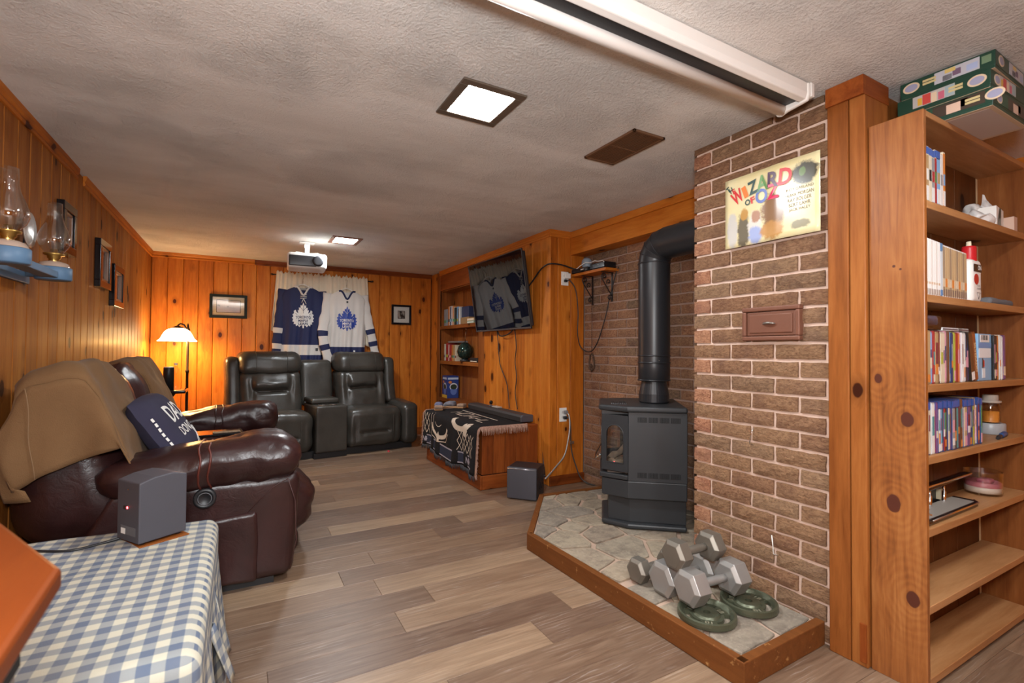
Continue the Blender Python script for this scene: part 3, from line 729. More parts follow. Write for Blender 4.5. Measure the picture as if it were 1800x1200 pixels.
# sectioned elbow turning toward the chimney (-Y)
Rb = .115; ez = .9; secs = [0, 22, 45, 68, 90]
for i in range(4):
    mb = MB(); rings = []
    for s_ in (secs[i], secs[i+1]):
        a = math.radians(s_); c = V((0, -Rb+Rb*math.cos(a), ez+Rb*math.sin(a))); ax_ = V((0, -math.sin(a), math.cos(a))); e2 = V((0, math.cos(a), math.sin(a)))
        rings.append([c+V((1, 0, 0))*.1*math.cos(q)+e2*.1*math.sin(q) for q in [2*math.pi*j/32 for j in range(32)]])
    mb.add(rings[0]+rings[1], [(j, (j+1) % 32, 32+(j+1) % 32, 32+j) for j in range(32)], 0, True); mb.build('elbow_segment', M_PIPE, pipe)
    a = math.radians(secs[i]); c = V((0, -Rb+Rb*math.cos(a), ez+Rb*math.sin(a))); e2 = V((0, math.cos(a), math.sin(a)))
    MB().tube([c+V((1, 0, 0))*.1005*math.cos(q)+e2*.1005*math.sin(q) for q in [2*math.pi*j/32 for j in range(33)]], .0022, 5, caps=False).build('elbow_seam', M_PIPE, pipe)
MB().cyl((0, -Rb, ez+Rb), (0, 1.738-PY_, ez+Rb), .1, n=36, caps=False).build('upper_pipe', M_PIPE, pipe)
MB().lathe([(.0035, 0), (.0035, .002), (0, .003)], 8, T=Tr(-.047, -.089, .27) @ Rz(.3) @ Rx(math.pi/2)).build('screw', M_STEEL, pipe)
# ------------------------------------------------------------------ dumbbells and weight plates
M_GALV = plain('grey_painted_iron', (.36, .35, .335), .38, .55, var=.12, bump=.05, bs=90)
M_OLD = plain('tarnished_iron', (.20, .18, .15), .42, .55, var=.2, bump=.05, bs=90)
M_HAM = plain('green_hammertone', (.105, .115, .075), .3, .55, var=.2, bump=.25, bs=260)
def dumbbell(loc, rz, ap, hl, L, m, label, roll=0):
    t = thing('dumbbell', label, 'dumbbell', loc, rz, 'hex dumbbells on the hearth'); Rr = ap/math.cos(math.pi/6)
    for sgn in (-1, 1):
        mb = MB(); rings = []
        for d, f in ((-hl/2, .74), (-hl/2+.013, 1), (hl/2-.013, 1), (hl/2, .74)):
            rings.append([V((sgn*L/2+d, Rr*f*math.cos(a), Rr*f*math.sin(a))) for a in [roll+math.pi/3*j for j in range(6)]])
        vs = sum(rings, []); fs = [(i*6+j, i*6+(j+1) % 6, (i+1)*6+(j+1) % 6, (i+1)*6+j) for i in range(3) for j in range(6)]+[(5, 4, 3, 2, 1, 0), (18, 19, 20, 21, 22, 23)]
        mb.add(vs, fs); mb.build('hex_head', m, t, bevel=.002)
    xs = [-L/2+hl/2-.004, -.045, -.03, 0, .03, .045, L/2-hl/2+.004]; MB().tube([(x, 0, 0) for x in xs], [.016, .016, .018, .0185, .018, .016, .016], 16).build('handle', m, t)
dumbbell((1.735, 1.70, .142), .03, .052, .07, .2, M_OLD, 'small tarnished hex dumbbell at the left end of the pile on the hearth')
dumbbell((1.775, 1.553, .158), -.02, .068, .08, .24, M_GALV, 'grey hex dumbbell lying on the hearth stones under the topmost dumbbell')
dumbbell((1.76, 1.395, .188), -.06, .066, .09, .235, M_GALV, 'large grey hex dumbbell resting on the two green weight plates')
dumbbell((1.745, 1.478, .293), .0, .058, .075, .21, M_OLD, 'darker hex dumbbell lying on top of the dumbbell pile')
def plate(loc, rz, label):
    t = thing('weight_plate', label, 'weight plate', loc, rz, 'green weight plates on the hearth'); R_ = .113
    # disc with three grip slots: solid built from polar grid with open cells
    radii = [.014, .03, .045, .052, .066, .08, .088, .098, .104, .111, .113]; prof = [.022, .022, .022, .014, .014, .014, .014, .026, .03, .027, .015]
    K = 60; mb = MB(); vs = []
    for sgn in (1, 0):
        for r, z in zip(radii, prof):
            for j in range(K): a = 2*math.pi*j/K; vs.append(V((r*math.cos(a), r*math.sin(a), z if sgn else (0 if r < .11 else .006))))
    n = len(radii); fs = []
    hole = lambda i, j: i in (4, 5) and (j % 20) in range(4, 16)
    for i in range(n-1):
        for j in range(K):
            k = (j+1) % K
            if hole(i, j): continue
            fs.append((i*K+j, (i+1)*K+j, (i+1)*K+k, i*K+k)); fs.append((n*K+i*K+j, n*K+i*K+k, n*K+(i+1)*K+k, n*K+(i+1)*K+j))
    for j in range(K):
        k = (j+1) % K; fs.append(((n-1)*K+j, n*K+(n-1)*K+j, n*K+(n-1)*K+k, (n-1)*K+k)); fs.append((j, k, n*K+k, n*K+j))
    for j in range(K):
        k = (j+1) % K
        if hole(4, j):
            fs.append((4*K+j, 4*K+k, n*K+4*K+k, n*K+4*K+j)); fs.append((6*K+k, 6*K+j, n*K+6*K+j, n*K+6*K+k))
            for jj, a in ((j, j-1), (j+1, j+1)):
                if not hole(4, a % K):
                    q = jj % K
                    for i in (4, 5): fs.append((i*K+q, (i+1)*K+q, n*K+(i+1)*K+q, n*K+i*K+q))
    mb.add(vs, fs, 0, False); mb.build('disc', M_HAM, t)
    for k in range(3):
        a = 2*math.pi/3*k+math.pi*2*19.5/60; T_ = Rz(a-math.pi/2) @ Tr(0, .066, .0148)
        mb = MB(); add_text(mb, '10' if k else 'LB', .026, .02, T_); mb.build('raised_mark', colmat((.3, .28, .2), .35), t)
        mb = MB()
        for q in ((-.02, .02, -.0135, -.0115), (-.02, .02, .0115, .0135), (-.02, -.018, -.0135, .0135), (.018, .02, -.0135, .0135)): mb.box(q[0], q[1], q[2], q[3], -.001, .0012, T=T_)
        mb.build('raised_frame', M_HAM, t)
plate((1.653, 1.338, .0905), -2.3, 'green hammered weight plate nearer the hearth edge, under the large dumbbell')
plate((1.885, 1.315, .0905), -2.0, 'green hammered weight plate against the brick chimney foot')
# ------------------------------------------------------------------ tall bookcase at the right
BX, BY = 2.04, .928
bc = thing('bookcase', 'tall knotty pine bookcase full of discs beside the orange post', 'bookcase', (BX, BY, 0))
M_CZ2 = pine('case_pine_shaded', 2, sat(CL, .72), sat(CM_, .72), sat(CD, .72), .3, .45, 1.2, .1)  # case pine darkened in its colour to imitate shade on the inner side
DP = .168; RX = .985
MB().box(0, .02, -DP, 0, 0, 2.002).build('side_board', M_SIDE, bc, bevel=.002)
MB().box(RX, RX+.02, -DP, 0, 0, 2.002).build('side_board', M_CZ2, bc, bevel=.002)
M_BACKD = pine('case_back_pine_shaded', 2, (.15, .055, .016), (.105, .036, .01), (.06, .019, .006), .2, .5, 1.2, .05)  # shade at the back of the shelves painted in as darker pine
for k in range(4): MB().box(.0205+k*.235, .0205+(k+1)*.235-.003, -.008, 0, .02, 1.98).build('back_board', M_BACKD, bc, bevel=.001)
MB().box(.962, RX-.001, -.006, -.002, .02, 1.98).build('pale_gap_strip', plain('pale_yellow_wood', (.75, .62, .38), .6), bc)
SH = [1.688, 1.362, 1.050, .803, .556, .294, .052]
for z in SH: MB().box(.021, RX-.001, -DP+.001, -.009, z-.027, z).build('shelf', M_CX, bc, bevel=.002)
MB().box(.021, RX-.001, -DP+.001, -.001, 1.98, 2.001).build('top_board', M_CX, bc, bevel=.002)
# ---- disc cases and books
FY = BY-DP+.012
pal = {'dark blue': (.03, .045, .13), 'white': (.7, .68, .66), 'black': (.02, .02, .022), 'red': (.35, .03, .03), 'green': (.06, .2, .05), 'tan': (.42, .28, .14), 'grey': (.28, .28, .3),
       'light blue': (.2, .38, .62), 'brown': (.14, .06, .03), 'purple': (.16, .07, .2), 'orange': (.6, .2, .04), 'cream': (.65, .56, .42), 'olive': (.38, .4, .06), 'maroon': (.16, .02, .04), 'pink': (.65, .3, .38), 'teal': (.05, .25, .28)}
ORD = ['first', 'second', 'third', 'fourth', 'fifth', 'sixth', 'seventh', 'eighth', 'ninth', 'tenth', 'eleventh', 'twelfth', 'thirteenth', 'fourteenth', 'fifteenth', 'sixteenth', 'seventeenth', 'eighteenth', 'nineteenth', 'twentieth']
ORD += ['twenty-'+o for o in ORD[:9]]+['thirtieth']+['thirty-'+o for o in ORD[:9]]+['fortieth']
def case(name, cat, x, z, w, h, d, base, label, group, spine=None, top=None, sticker=None, bar=None, lean=0, y=FY):
    o = MB().box(-w/2+.0004, w/2-.0004, .0, d, .0005, h).build(name, colmat(base, .3), None, (x, y, z), (0, lean, 0), bevel=.0012, seg=1)
    tag(o, label, cat, group)
    def strip(nm, z0, z1, c, e=.0006, k=.0008): MB().box(-w/2+k, w/2-k, -e, 0, z0*h, z1*h).build(nm, colmat(c, .3), o)
    if spine: strip('spine_print', .03, .84 if top else .97, spine)
    if top: strip('top_band', .86, .985, top, .0008, .0002)
    if bar: strip('spine_stripe', bar[0], bar[1], bar[2], .0009, .0025)
    if sticker: strip('sticker', sticker[0], sticker[1], sticker[2], .0012, .0015)
    return o
rg = random.Random(21)
def disc_row(zi, x, seq, h, what, group, blue=False, names=None):
    k = 0
    for cname in seq:
        w = .0138 if what == 'disc case' else rg.choice((.017, .02, .024)); 
        w *= rg.choice((1, 1, 1, 1.6)) if what == 'disc case' else 1
        hh = h*(rg.uniform(.97, 1.0))
        st = None
        if rg.random() < .62: z0 = rg.choice((.04, .1, .18, .3)); st = (z0, z0+rg.choice((.14, .2)), rg.choice((pal['white'], pal['white'], pal['cream'], pal['orange'], pal['pink'])))
        bar = (rg.uniform(.35, .45), rg.uniform(.6, .8), rg.choice(list(pal.values()))) if rg.random() < .7 else None
        bl = blue and rg.random() < .8
        tp = ' with blue top' if bl else ''
        ks = ' and pale sticker' if st else ''
        case('disc_case' if what == 'disc case' else 'book', 'disc case' if what == 'disc case' else 'book', x+w/2, SH[zi], w, hh, .135 if what == 'disc case' else .12, pal['dark blue'] if bl else sat(pal[cname], .7),
             '%s %s%s%s, %s from left, %s' % (cname, what, tp, ks, ORD[k], names), group, pal[cname], (.02, .09, .36) if bl else None, st, bar, 0, FY+rg.uniform(0, .006))
        x += w+.0004; k += 1
    return x
cn = list(pal)
seq4 = ['dark blue', 'white', 'cream', 'grey', 'white', 'red', 'purple', 'white', 'light blue', 'green', 'red', 'black', 'dark blue', 'cream', 'purple', 'grey', 'black', 'teal', 'maroon', 'brown', 'white', 'cream', 'tan', 'purple', 'dark blue', 'olive', 'tan', 'white', 'maroon', 'dark blue', 'teal']
disc_row(3, BX+.023, seq4, .186, 'disc case', 'blue-topped disc cases', True, 'fourth bookcase shelf')
seq3 = ['grey', 'cream', 'tan', 'light blue', 'red', 'tan', 'brown', 'maroon', 'cream', 'cream', 'pink', 'brown', 'light blue', 'dark blue', 'olive', 'olive', 'red', 'orange', 'pink', 'white', 'white', 'light blue', 'black', 'dark blue']
x3 = disc_row(2, BX+.023, seq3, .19, 'disc case', 'disc cases on the third shelf', False, 'third bookcase shelf')
o = case('disc_case', 'disc case', x3+.032, SH[2]+.004, .03, .19, .13, (.03, .02, .015), 'dark brown leaning disc case with a white label next to the leaning orange-brown one', 'leaning disc cases', (.1, .045, .02), None, (.02, .18, pal['white']), None, -.17)
o = case('disc_case', 'disc case', x3+.066, SH[2]+.004, .026, .19, .13, (.16, .05, .02), 'orange-brown disc case with SILVERADO spine leaning left on the third shelf', 'leaning disc cases', (.24, .075, .025), None, None, None, -.17)
mb = MB(); add_text(mb, 'SILVERADO', .115, .017, frame_T((0, -.0016, .092), (0, 0, -1), (1, 0, 0)), 0, .02); mb.build('spine_title', colmat((.75, .55, .3)), o)
# disc case with its back to the room
xb = x3+.17
o = tag(MB().box(-.066, .066, 0, .014, .0005, .188).build('disc_case', colmat((.2, .4, .62), .25), None, (xb, FY+.008, SH[2]), bevel=.002), 'light blue disc case showing its back cover with a bar code on the third shelf', 'disc case')
for nm, q, c in (('barcode_panel', (-.045, .045, .155, .184), pal['white']), ('text_panel', (-.06, .06, .092, .13), (.72, .74, .76)), ('cover_band', (-.064, .064, .132, .152), (.12, .27, .55)), ('red_blot', (-.022, -.006, .055, .082), (.5, .04, .04)), ('black_blot', (-.028, -.018, .05, .09), (.03, .03, .03)), ('snow_patch', (-.03, .0, .012, .05), (.65, .72, .78))):
    p = MB().box(q[0], q[1], -.0008, 0, q[2], q[3]).build(nm, colmat(c, .3), o)
    if nm == 'barcode_panel':
        mb = MB()
        for k in range(13):
            if k % 5 != 2: mb.box(-.034+k*.0052, -.034+k*.0052+(.0022 if k % 2 else .0034), -.0014, -.0008, .163, .182)
        mb.build('bars', colmat((.05, .05, .05)), p, kind='stuff')
disc_row(2, xb+.073, ['black', 'black', 'orange', 'cream', 'white', 'white', 'purple'], .188, 'disc case', 'disc cases on the third shelf', False, 'right part of third bookcase shelf')
o = tag(MB().box(-.075, .075, 0, .13, 0, .052).build('plastic_case', glass('milky_plastic', (.85, .87, .9), .25), None, (BX+.105, FY+.005, SH[2]+.1915), bevel=.006), 'milky clear plastic case lying on the disc row of the third shelf', 'plastic case')
MB().puff((-.06, .004, .018), (.05, .11, .048), .012, (3, 3, 2)).build('cloth_inside', colmat((.07, .08, .14), .8), o)
for k, (a, L, c, lb) in enumerate(((BX+.275, .085, (.72, .72, .72), 'pale flat disc case lying on the disc row behind the milky plastic case'), (BX+.385, .06, (.6, .62, .6), 'grey flat disc case lying on the disc row near the leaning cases'))):
    o = tag(MB().box(-L, L-.002 if k == 0 else L*.6, 0, .13, 0, .012).build('disc_case', colmat(c, .3), None, (a, FY+.008, SH[2]+.1915), bevel=.0015), lb, 'disc case')
    MB().box(-L+.003, L*.55, -.0008, 0, .003, .009).build('spine_print', colmat((.1, .1, .12), .3), o)
# second shelf: white box set, thin cases, lighter-fluid bottle, little box, pouch
xx = BX+.022
for k in range(7):
    o = case('disc_case', 'disc case', xx+.0095, SH[1], .0185, .202-.001*k, .135, (.82, .80, .78), 'shiny white disc case, %s of the white set on the second shelf' % ORD[k], 'white boxed set', (.74, .70, .66) if k % 2 else (.85, .84, .82), None, (.02, .12, (.4, .34, .3)), (.2, .24, (.62, .45, .3)))
    xx += .0188
o = case('disc_case', 'disc case', xx+.01, SH[1], .02, .195, .135, (.15, .25, .4), 'pale blue disc case between the white set and the striped tan cases', None, (.6, .66, .7), (.1, .25, .45), (.03, .13, (.08, .22, .45))); xx += .021
for k in range(11):
    case('disc_case', 'disc case', xx+.0095, SH[1], .0185, .19-.001*k, .135, pal['white'], 'tan and white striped disc case, %s before the white bottle' % ORD[k], 'striped tan disc cases', (.5, .36, .2) if k % 3 else (.32, .24, .16), None, (.2, .36, pal['orange'] if k % 3 == 1 else (.6, .5, .36)), (.02, .16, (.2, .14, .11)))
    xx += .0188
t = thing('fluid_bottle', 'white plastic bottle with red cap and black ON label on the second shelf', 'bottle', (xx+.165, FY+.045, SH[1]))
MB().puff((-.05, -.026, 0), (.05, .026, .178), .02, (3, 3, 4)).build('bottle_body', M_WHT, t)
MB().lathe([(.024, .17), (.024, .225), (.021, .232), (0, .232)], 20).build('cap', colmat((.5, .015, .02), .35), t)
MB().lathe([(.009, .23), (.008, .252), (0, .253)], 12).build('nozzle', colmat((.75, .68, .5), .4), t)
lab = MB().box(-.036, .036, -.0275, -.026, .125, .155).build('label_band', colmat((.012, .012, .012), .3), t)
mb = MB(); add_text(mb, 'ON', .032, .018, frame_T((.016, -.0279, .142), (1, 0, 0), (0, 0, 1)), 0, .03); mb.build('label_text', M_PAPER, lab)
MB().prism([(.022*math.cos(a), .022*math.sin(a)) for a in [2*math.pi*i/20 for i in range(20)]], 0, .001, T=frame_T((-.012, -.0262, .095), (1, 0, 0), (0, 0, 1))).build('red_disc', colmat((.45, .02, .02), .3), t)
for i, s_ in enumerate(('FUEL', 'CARBURANT')):
    mb = MB(); add_text(mb, s_, (.03, .04)[i], .008, frame_T((.012, -.0266, .07-.012*i), (1, 0, 0), (0, 0, 1))); mb.build('label_text', colmat((.2, .18, .18)), t)
T_ = frame_T((.008, -.0266, .03), (1, 0, 0), (0, 0, 1)); MB().tube([T_ @ V(p) for p in ((-.016, .012, 0), (.016, .012, 0), (0, -.014, 0), (-.016, .012, 0))], .0009, 4).build('warning_mark', colmat((.2, .18, .18)), t)
o = tag(MB().box(-.026, .026, 0, .05, 0, .07).build('small_carton', M_PAPER, None, (xx+.36, FY+.075, SH[1]), bevel=.001), 'small white carton with a black spot and red edge behind the white bottle', 'carton')
MB().prism([(.014*math.cos(a), .018*math.sin(a)) for a in [2*math.pi*i/16 for i in range(16)]], 0, .0008, T=frame_T((-.004, 0, .036), (1, 0, 0), (0, 0, 1))).build('black_spot', colmat((.02, .02, .02)), o)
MB().box(-.0262, .0262, -.0008, 0, 0, .007).build('red_edge', colmat((.5, .03, .04)), o)
tag(MB().puff((-.12, 0, 0), (.13, .062, .028), .012, (8, 4, 2), lambda p, a: p+V((0, 0, .006*nz(p, 30)*(a[2] > 0)))).build('cloth_pouch', plain('grey_fabric', (.13, .13, .14), .9, bump=.5, bs=400), None, (xx+.38, FY+.006, SH[1])), 'flat grey cloth pouch lying on the second shelf beside the white bottle', 'pouch')
# top shelf: thin books, carton in plastic
xx = BX+.024
for k, (c, h, w) in enumerate((('dark blue', .205, .024), ('tan', .2, .02), ('cream', .198, .022), ('grey', .195, .022), ('red', .2, .016), ('light blue', .2, .026), ('white', .196, .022), ('orange', .205, .018))):
    case('book', 'book', xx+w/2, SH[0], w, h, .13, pal['dark blue'] if k in (0, 5) else pal['cream'], '%s book, %s from the left on the top bookcase shelf' % (c, ORD[k]), 'books on the top shelf', pal[c], (.05, .12, .4) if k < 6 else None, (.04, .3, pal['white']) if k % 2 else None, (.4, .6, pal[cn[k]])); xx += w+.001
t = thing('carton_in_plastic', 'green and white carton in torn clear plastic on the top bookcase shelf', 'carton', (BX+.82, FY+.03, SH[0]), .12)
MB().box(-.05, .09, .0, .07, 0, .105).build('carton', M_PAPER, t, bevel=.002)
MB().add([V(p) for p in ((-.05, -.0008, .0), (.035, -.0008, .0), (.035, -.0008, .104), (.005, -.0008, .104))], [(0, 1, 2, 3)]).build('green_panel', colmat((.02, .07, .065), .3), t)
M_FILM = plain('crinkled_white_film', (.72, .7, .68), .25, bump=.8, bs=30)
for q in (((-.15, .02, 0), (-.06, .09, .07), 3), ((-.06, .06, .07), (.07, .11, .12), 5)):
    MB().puff(q[0], q[1], .025, (5, 4, 4), lambda p, a: p+V((nz(p, 28, q[2]), nz(p, 28, q[2]+4), nz(p, 30, q[2]+9)))*.035).build('plastic_film', M_FILM, t)
MB().grid(8, 8, lambda u, v: V((.05+.06*u+.02*nz((u, v, 0), 4), .02+.05*v, .1+.1*u*v+.02*nz((u, v, 3), 5)))).build('plastic_film', M_FILM, t)
tag(MB().box(-.02, .02, 0, .05, 0, .075).build('small_box', colmat((.6, .42, .33), .6), None, (BX+.94, FY+.01, SH[0]), bevel=.001), 'small pinkish cardboard box to the right of the plastic-wrapped carton', 'box')
tag(MB().grid(6, 4, lambda u, v: V((.07*u-.035, .05*v, .004+.014*abs(nz((u, v, 1), 5))))).build('paper_scrap', M_PAPER, None, (xx+.05, FY+.02, SH[0]), solid=.001), 'crumpled white paper scrap next to the books on the top shelf', 'paper')
# fourth shelf right: glass with orange card, tape roll, blue-handled tool
xr = BX+.625
t = thing('spice_jar', 'clear jar with an orange label and pale lid on the fourth shelf', 'jar', (xr+.265, FY+.085, SH[3]))
MB().lathe([(0, .05), (.032, .05), (.034, .06), (.034, .12), (.03, .135), (.028, .138)], 20).build('jar_glass', M_GLASS, t)
MB().lathe([(.028, .052), (.028, .1), (0, .1)], 20).build('orange_filling', colmat((.6, .22, .03), .5), t)
MB().lathe([(0, .138), (.036, .138), (.037, .143), (.036, .147), (.027, .148), (.027, .17), (.025, .173), (0, .173)], 20).build('lid', colmat((.6, .55, .48), .4), t)
t2 = tag(MB().lathe([(.02, 0), (.048, 0), (.05, .004), (.05, .044), (.048, .048), (.02, .048), (.02, 0)], 32).build('tape_roll', plain('grey_tape', (.3, .3, .31), .35), None, (xr+.265, FY+.085, SH[3]), bevel=0), 'grey roll of tape under the spice jar on the fourth shelf', 'tape')
t = thing('hand_tool', 'tool with a blue rounded grip and dark head lying on the fourth shelf', 'tool', (xr+.12, FY+.012, SH[3]+.012), .1)
MB().tube([(.0, 0, .0), (.02, 0, 0), (.05, 0, .002), (.085, 0, 0), (.1, 0, 0)], [.008, .0115, .012, .011, .006], 12, sq=(1, .8)).build('grip', colmat((.02, .07, .2), .35), t)
MB().tube([(-.05, 0, -.006), (-.03, 0, -.003), (.002, 0, 0)], [.006, .008, .0075], 8).build('tool_head', M_BLK, t)
# fifth shelf: three-hole punch and candle
t = thing('hole_punch', 'black and chrome three-hole paper punch on the fifth shelf', 'hole punch', (BX+.29, FY+.005, SH[4]), .02)
MB().prism([(-.24, .0), (.21, .0), (.235, .018), (.235, .085), (-.24, .085)], .002, .02).build('base', M_BLKG, t, bevel=.004)
MB().box(-.225, .2, .01, .08, .019, .0215).build('base_plate', plain('grey_mat', (.26, .23, .2), .5), t)
MB().tube([(-.22, -.002, .018), (.205, -.002, .018), (.236, .02, .018)], .0035, 8).build('chrome_edge', M_STEEL, t)
MB().box(-.24, .2, .1, .125, .0, .07).build('rear_frame', M_BLK, t, bevel=.004)
MB().tube([(-.24, .085, .075), (-.05, .08, .088), (.23, .05, .115), (.25, .045, .118)], [.012, .013, .009, .006], 10, sq=(1, 1.6)).build('lever', M_BLKG, t)
MB().tube([(-.17, .066, .093), (-.05, .062, .1), (.24, .03, .121)], [.004, .005, .005], 8).build('lever_trim', M_STEEL, t)
for x in (-.17, -.03, .1):
    MB().lathe([(.007, .02), (.007, .06), (.004, .062), (.004, .08)], 12, (x, .07, 0)).build('punch_post', M_STEEL, t)
    MB().box(x+.015, x+.03, .084, .1, .02, .062).build('guide_block', colmat((.5, .42, .28), .4), t)
MB().lathe([(.017, .0215), (.017, .024), (.006, .026), (.006, .04), (.009, .042), (.0, .044)], 14, (-.16, .035, 0)).build('stop_knob', M_STEEL, t)
t = thing('candle_jar', 'wide glass candle jar with pink and white wax on the fifth shelf', 'candle', (BX+.765, FY+.075, SH[4]))
MB().lathe([(0, .002), (.06, .002), (.064, .007), (.064, .098), (.0635, .1), (.0615, .098), (.0615, .012), (.055, .009), (0, .009)], 36).build('glass', M_GLASS, t)
MB().lathe([(0, .0095), (.054, .0095), (.061, .013), (.061, .035), (0, .035)], 32).build('white_wax', plain('white_wax', (.75, .66, .58), .4), t)
MB().lathe([(.061, .0352), (.061, .05), (.055, .056), (.03, .046), (0, .045)], 32).build('pink_wax', plain('pink_wax', (.55, .17, .22), .4), t)
MB().puff((-.02, -.03, .045), (.035, .02, .066), .01, (3, 3, 2)).build('wax_lump', plain('pink_wax_dark', (.4, .1, .16), .4), t)
# ------------------------------------------------------------------ jigsaw boxes on the bookcase
GRN = (.010, .045, .028)
def puzzle(z, dx, dy, rz, label, pics, ell):
    t = thing('puzzle_box', label, 'puzzle box', (2.385+dx, .768+dy, z), rz, 'green puzzle boxes on the bookcase')
    a, b, h = .168, .134, .063
    MB().box(-a, a, -b, b, 0, h-.012).box(-a-.0012, a+.0012, -b-.0012, b+.0012, .010, h).build('lid', plain('green_box_print', GRN, .35), t, bevel=.002)
    MB().box(-a+.001, a-.001, -b+.001, b-.001, -.0008, .009).build('box_base', M_CARD, t, bevel=.001)
    MB().box(-a+.02, a-.02, -b+.015, b-.02, -.0016, -.0008).build('printed_sheet', plain('grey_print', (.42, .34, .3), .8), t)
    for face in (0, 1):
        T_ = frame_T((-a-.0016, 0, .036), (0, -1, 0), (0, 0, 1)) if face == 0 else frame_T((0, -b-.0016, .036), (1, 0, 0), (0, 0, 1))
        for (x0, x1, y0, y1, c) in pics:
            s_ = 1 if face == 0 else 1.2
            mb = MB(); mb.prism([(x0*s_, y0), (x1*s_, y0), (x1*s_, y1), (x0*s_, y1)], 0, .0006+.0003*(c[0] % .1), T=T_); mb.build('picture_patch', colmat(c, .35), t)
        ex = ell if face == 0 else -.115
        mb = MB(); mb.prism([(ex+.026*math.cos(q), .019*math.sin(q)) for q in [2*math.pi*i/24 for i in range(24)]], 0, .0008, T=T_); mb.build('oval_badge', colmat((.62, .48, .33), .35), t)
        mb = MB(); mb.prism([(ex+.02*math.cos(q), .0135*math.sin(q)) for q in [2*math.pi*i/24 for i in range(24)]], .0008, .0012, T=T_); mb.build('oval_badge', colmat((.3, .3, .42), .35), t)
        mb = MB()
        if face == 0:
            for k in range(2): mb.prism([(ex+(.035 if ell < 0 else -.078), .004-.011*k), (ex+(.075 if ell < 0 else -.038), .004-.011*k), (ex+(.075 if ell < 0 else -.038), .012-.011*k), (ex+(.035 if ell < 0 else -.078), .012-.011*k)], 0, .0007, T=T_)
            mb.build('gold_print', colmat((.55, .45, .22), .4), t)
puzzle(2.0035, 0, 0, 0, 'lowest of three green puzzle boxes on the bookcase, with a white-bearded figure on its side', [(-.03, .115, -.02, .022, (.05, .035, .025)), (.01, .05, -.019, .014, (.6, .42, .32)), (.05, .07, -.008, .018, (.55, .2, .12)), (.08, .112, -.012, .016, (.14, .09, .03)), (-.1, -.03, -.02, .02, (.02, .07, .04))], .14)
puzzle(2.0672, -.002, .002, -.015, 'middle one of the three green puzzle boxes stacked on the bookcase', [(-.085, .04, -.02, .022, (.42, .4, .38)), (-.055, -.03, -.018, .02, (.5, .06, .05)), (-.07, -.056, -.015, .012, (.6, .35, .05)), (-.028, -.012, -.02, .016, (.65, .5, .35)), (-.008, .01, -.018, .01, (.5, .12, .18)), (.012, .038, -.018, .02, (.3, .38, .4))], .1)
puzzle(2.1309, .003, -.002, .02, 'topmost green puzzle box under the ceiling, with a row of horses on its side', [(-.03, .095, -.021, .021, (.45, .45, .5)), (-.028, -.008, -.02, .02, (.1, .08, .11)), (-.006, .02, -.019, 0, (.05, .04, .05)), (.022, .045, -.012, .01, (.16, .1, .16)), (.0, .03, .006, .02, (.6, .45, .15)), (.06, .09, -.014, .008, (.36, .42, .62)), (.04, .06, .0, .02, (.62, .5, .12)), (.1, .125, -.01, .016, (.14, .22, .13))], -.1)
# ------------------------------------------------------------------ little wall shelf by the recess with boxes and brackets
ws = thing('wall_shelf', 'small orange wood shelf on two scrolled iron brackets in the brick recess', 'shelf', (2.665, 3.24, 1.80))
MB().box(-.14, 0, -.235, .225, .005, .027).build('board', M_PY, ws, bevel=.002)
def spiral(c, r, a0, turns, sg, ax):
    pts = []
    for i in range(17):
        q = a0+sg*2*math.pi*turns*i/16; rr = r*(1-.8*i/16); pts.append(V((c[0]+rr*math.cos(q), ax, c[1]+rr*math.sin(q))))
    return pts
for y in (-.155, .1):
    b = MB().box(-.006, 0, y-.009, y+.009, -.235, .004).build('bracket', M_IRON, ws, bevel=.001)
    MB().box(-.115, 0, y-.009, y+.009, 0, .005).build('bracket_arm', M_IRON, b)
    MB().tube([(-.004, y, -.19), (-.05, y, -.13), (-.1, y, -.065), (-.112, y, -.035)]+spiral((-.086, -.03), .026, math.pi, 1.2, -1, y), .0045, 6).build('bracket_scroll', M_IRON, b)
    MB().tube(spiral((-.04, -.075), .024, -2.4, 1.1, -1, y), .0042, 6).build('bracket_scroll', M_IRON, b)
    MB().tube(spiral((-.028, -.205), .022, 1.2, 1.1, 1, y), .0042, 6).build('bracket_scroll', M_IRON, b)
    MB().lathe([(.0, -.004), (.004, -.002), (.004, 0)], 8, (-.1, y, .005)).build('screw', M_STEEL, ws)
t = thing('media_box', 'flat black receiver box lying on the small wall shelf by the outlet', 'media box', (2.59, 3.345, 1.828))
MB().box(-.068, .06, -.11, .115, .004, .038).build('shell', M_BLK, t, bevel=.005); MB().box(-.069, -.0675, -.06, -.02, .018, .026).build('front_buttons', M_WHT, t)
for sx in (-.05, .04): MB().box(sx, sx+.012, -.09, .1, 0, .004).build('foot', M_BLK, t)
t = thing('media_box', 'glossy black box at the near end of the small wall shelf', 'media box', (2.59, 3.12, 1.828))
MB().box(-.062, .06, -.1, .09, .003, .052).build('shell', M_BLKG, t, bevel=.006); MB().box(-.055, .05, -.09, .08, 0, .003).build('foot', M_BLK, t); MB().box(-.0628, -.0615, -.02, -.015, .03, .035).build('status_light', M_WHT, t)
t = thing('smart_speaker', 'round grey-blue globe speaker on the black receiver on the wall shelf', 'speaker', (2.595, 3.335, 1.8665))
MB().lathe([(0, 0), (.03, 0), (.041, .018), (.046, .044), (.041, .07), (.028, .086), (.01, .0925), (0, .093)], 28).build('globe', plain('grey_blue_plastic', (.28, .35, .42), .5), t)
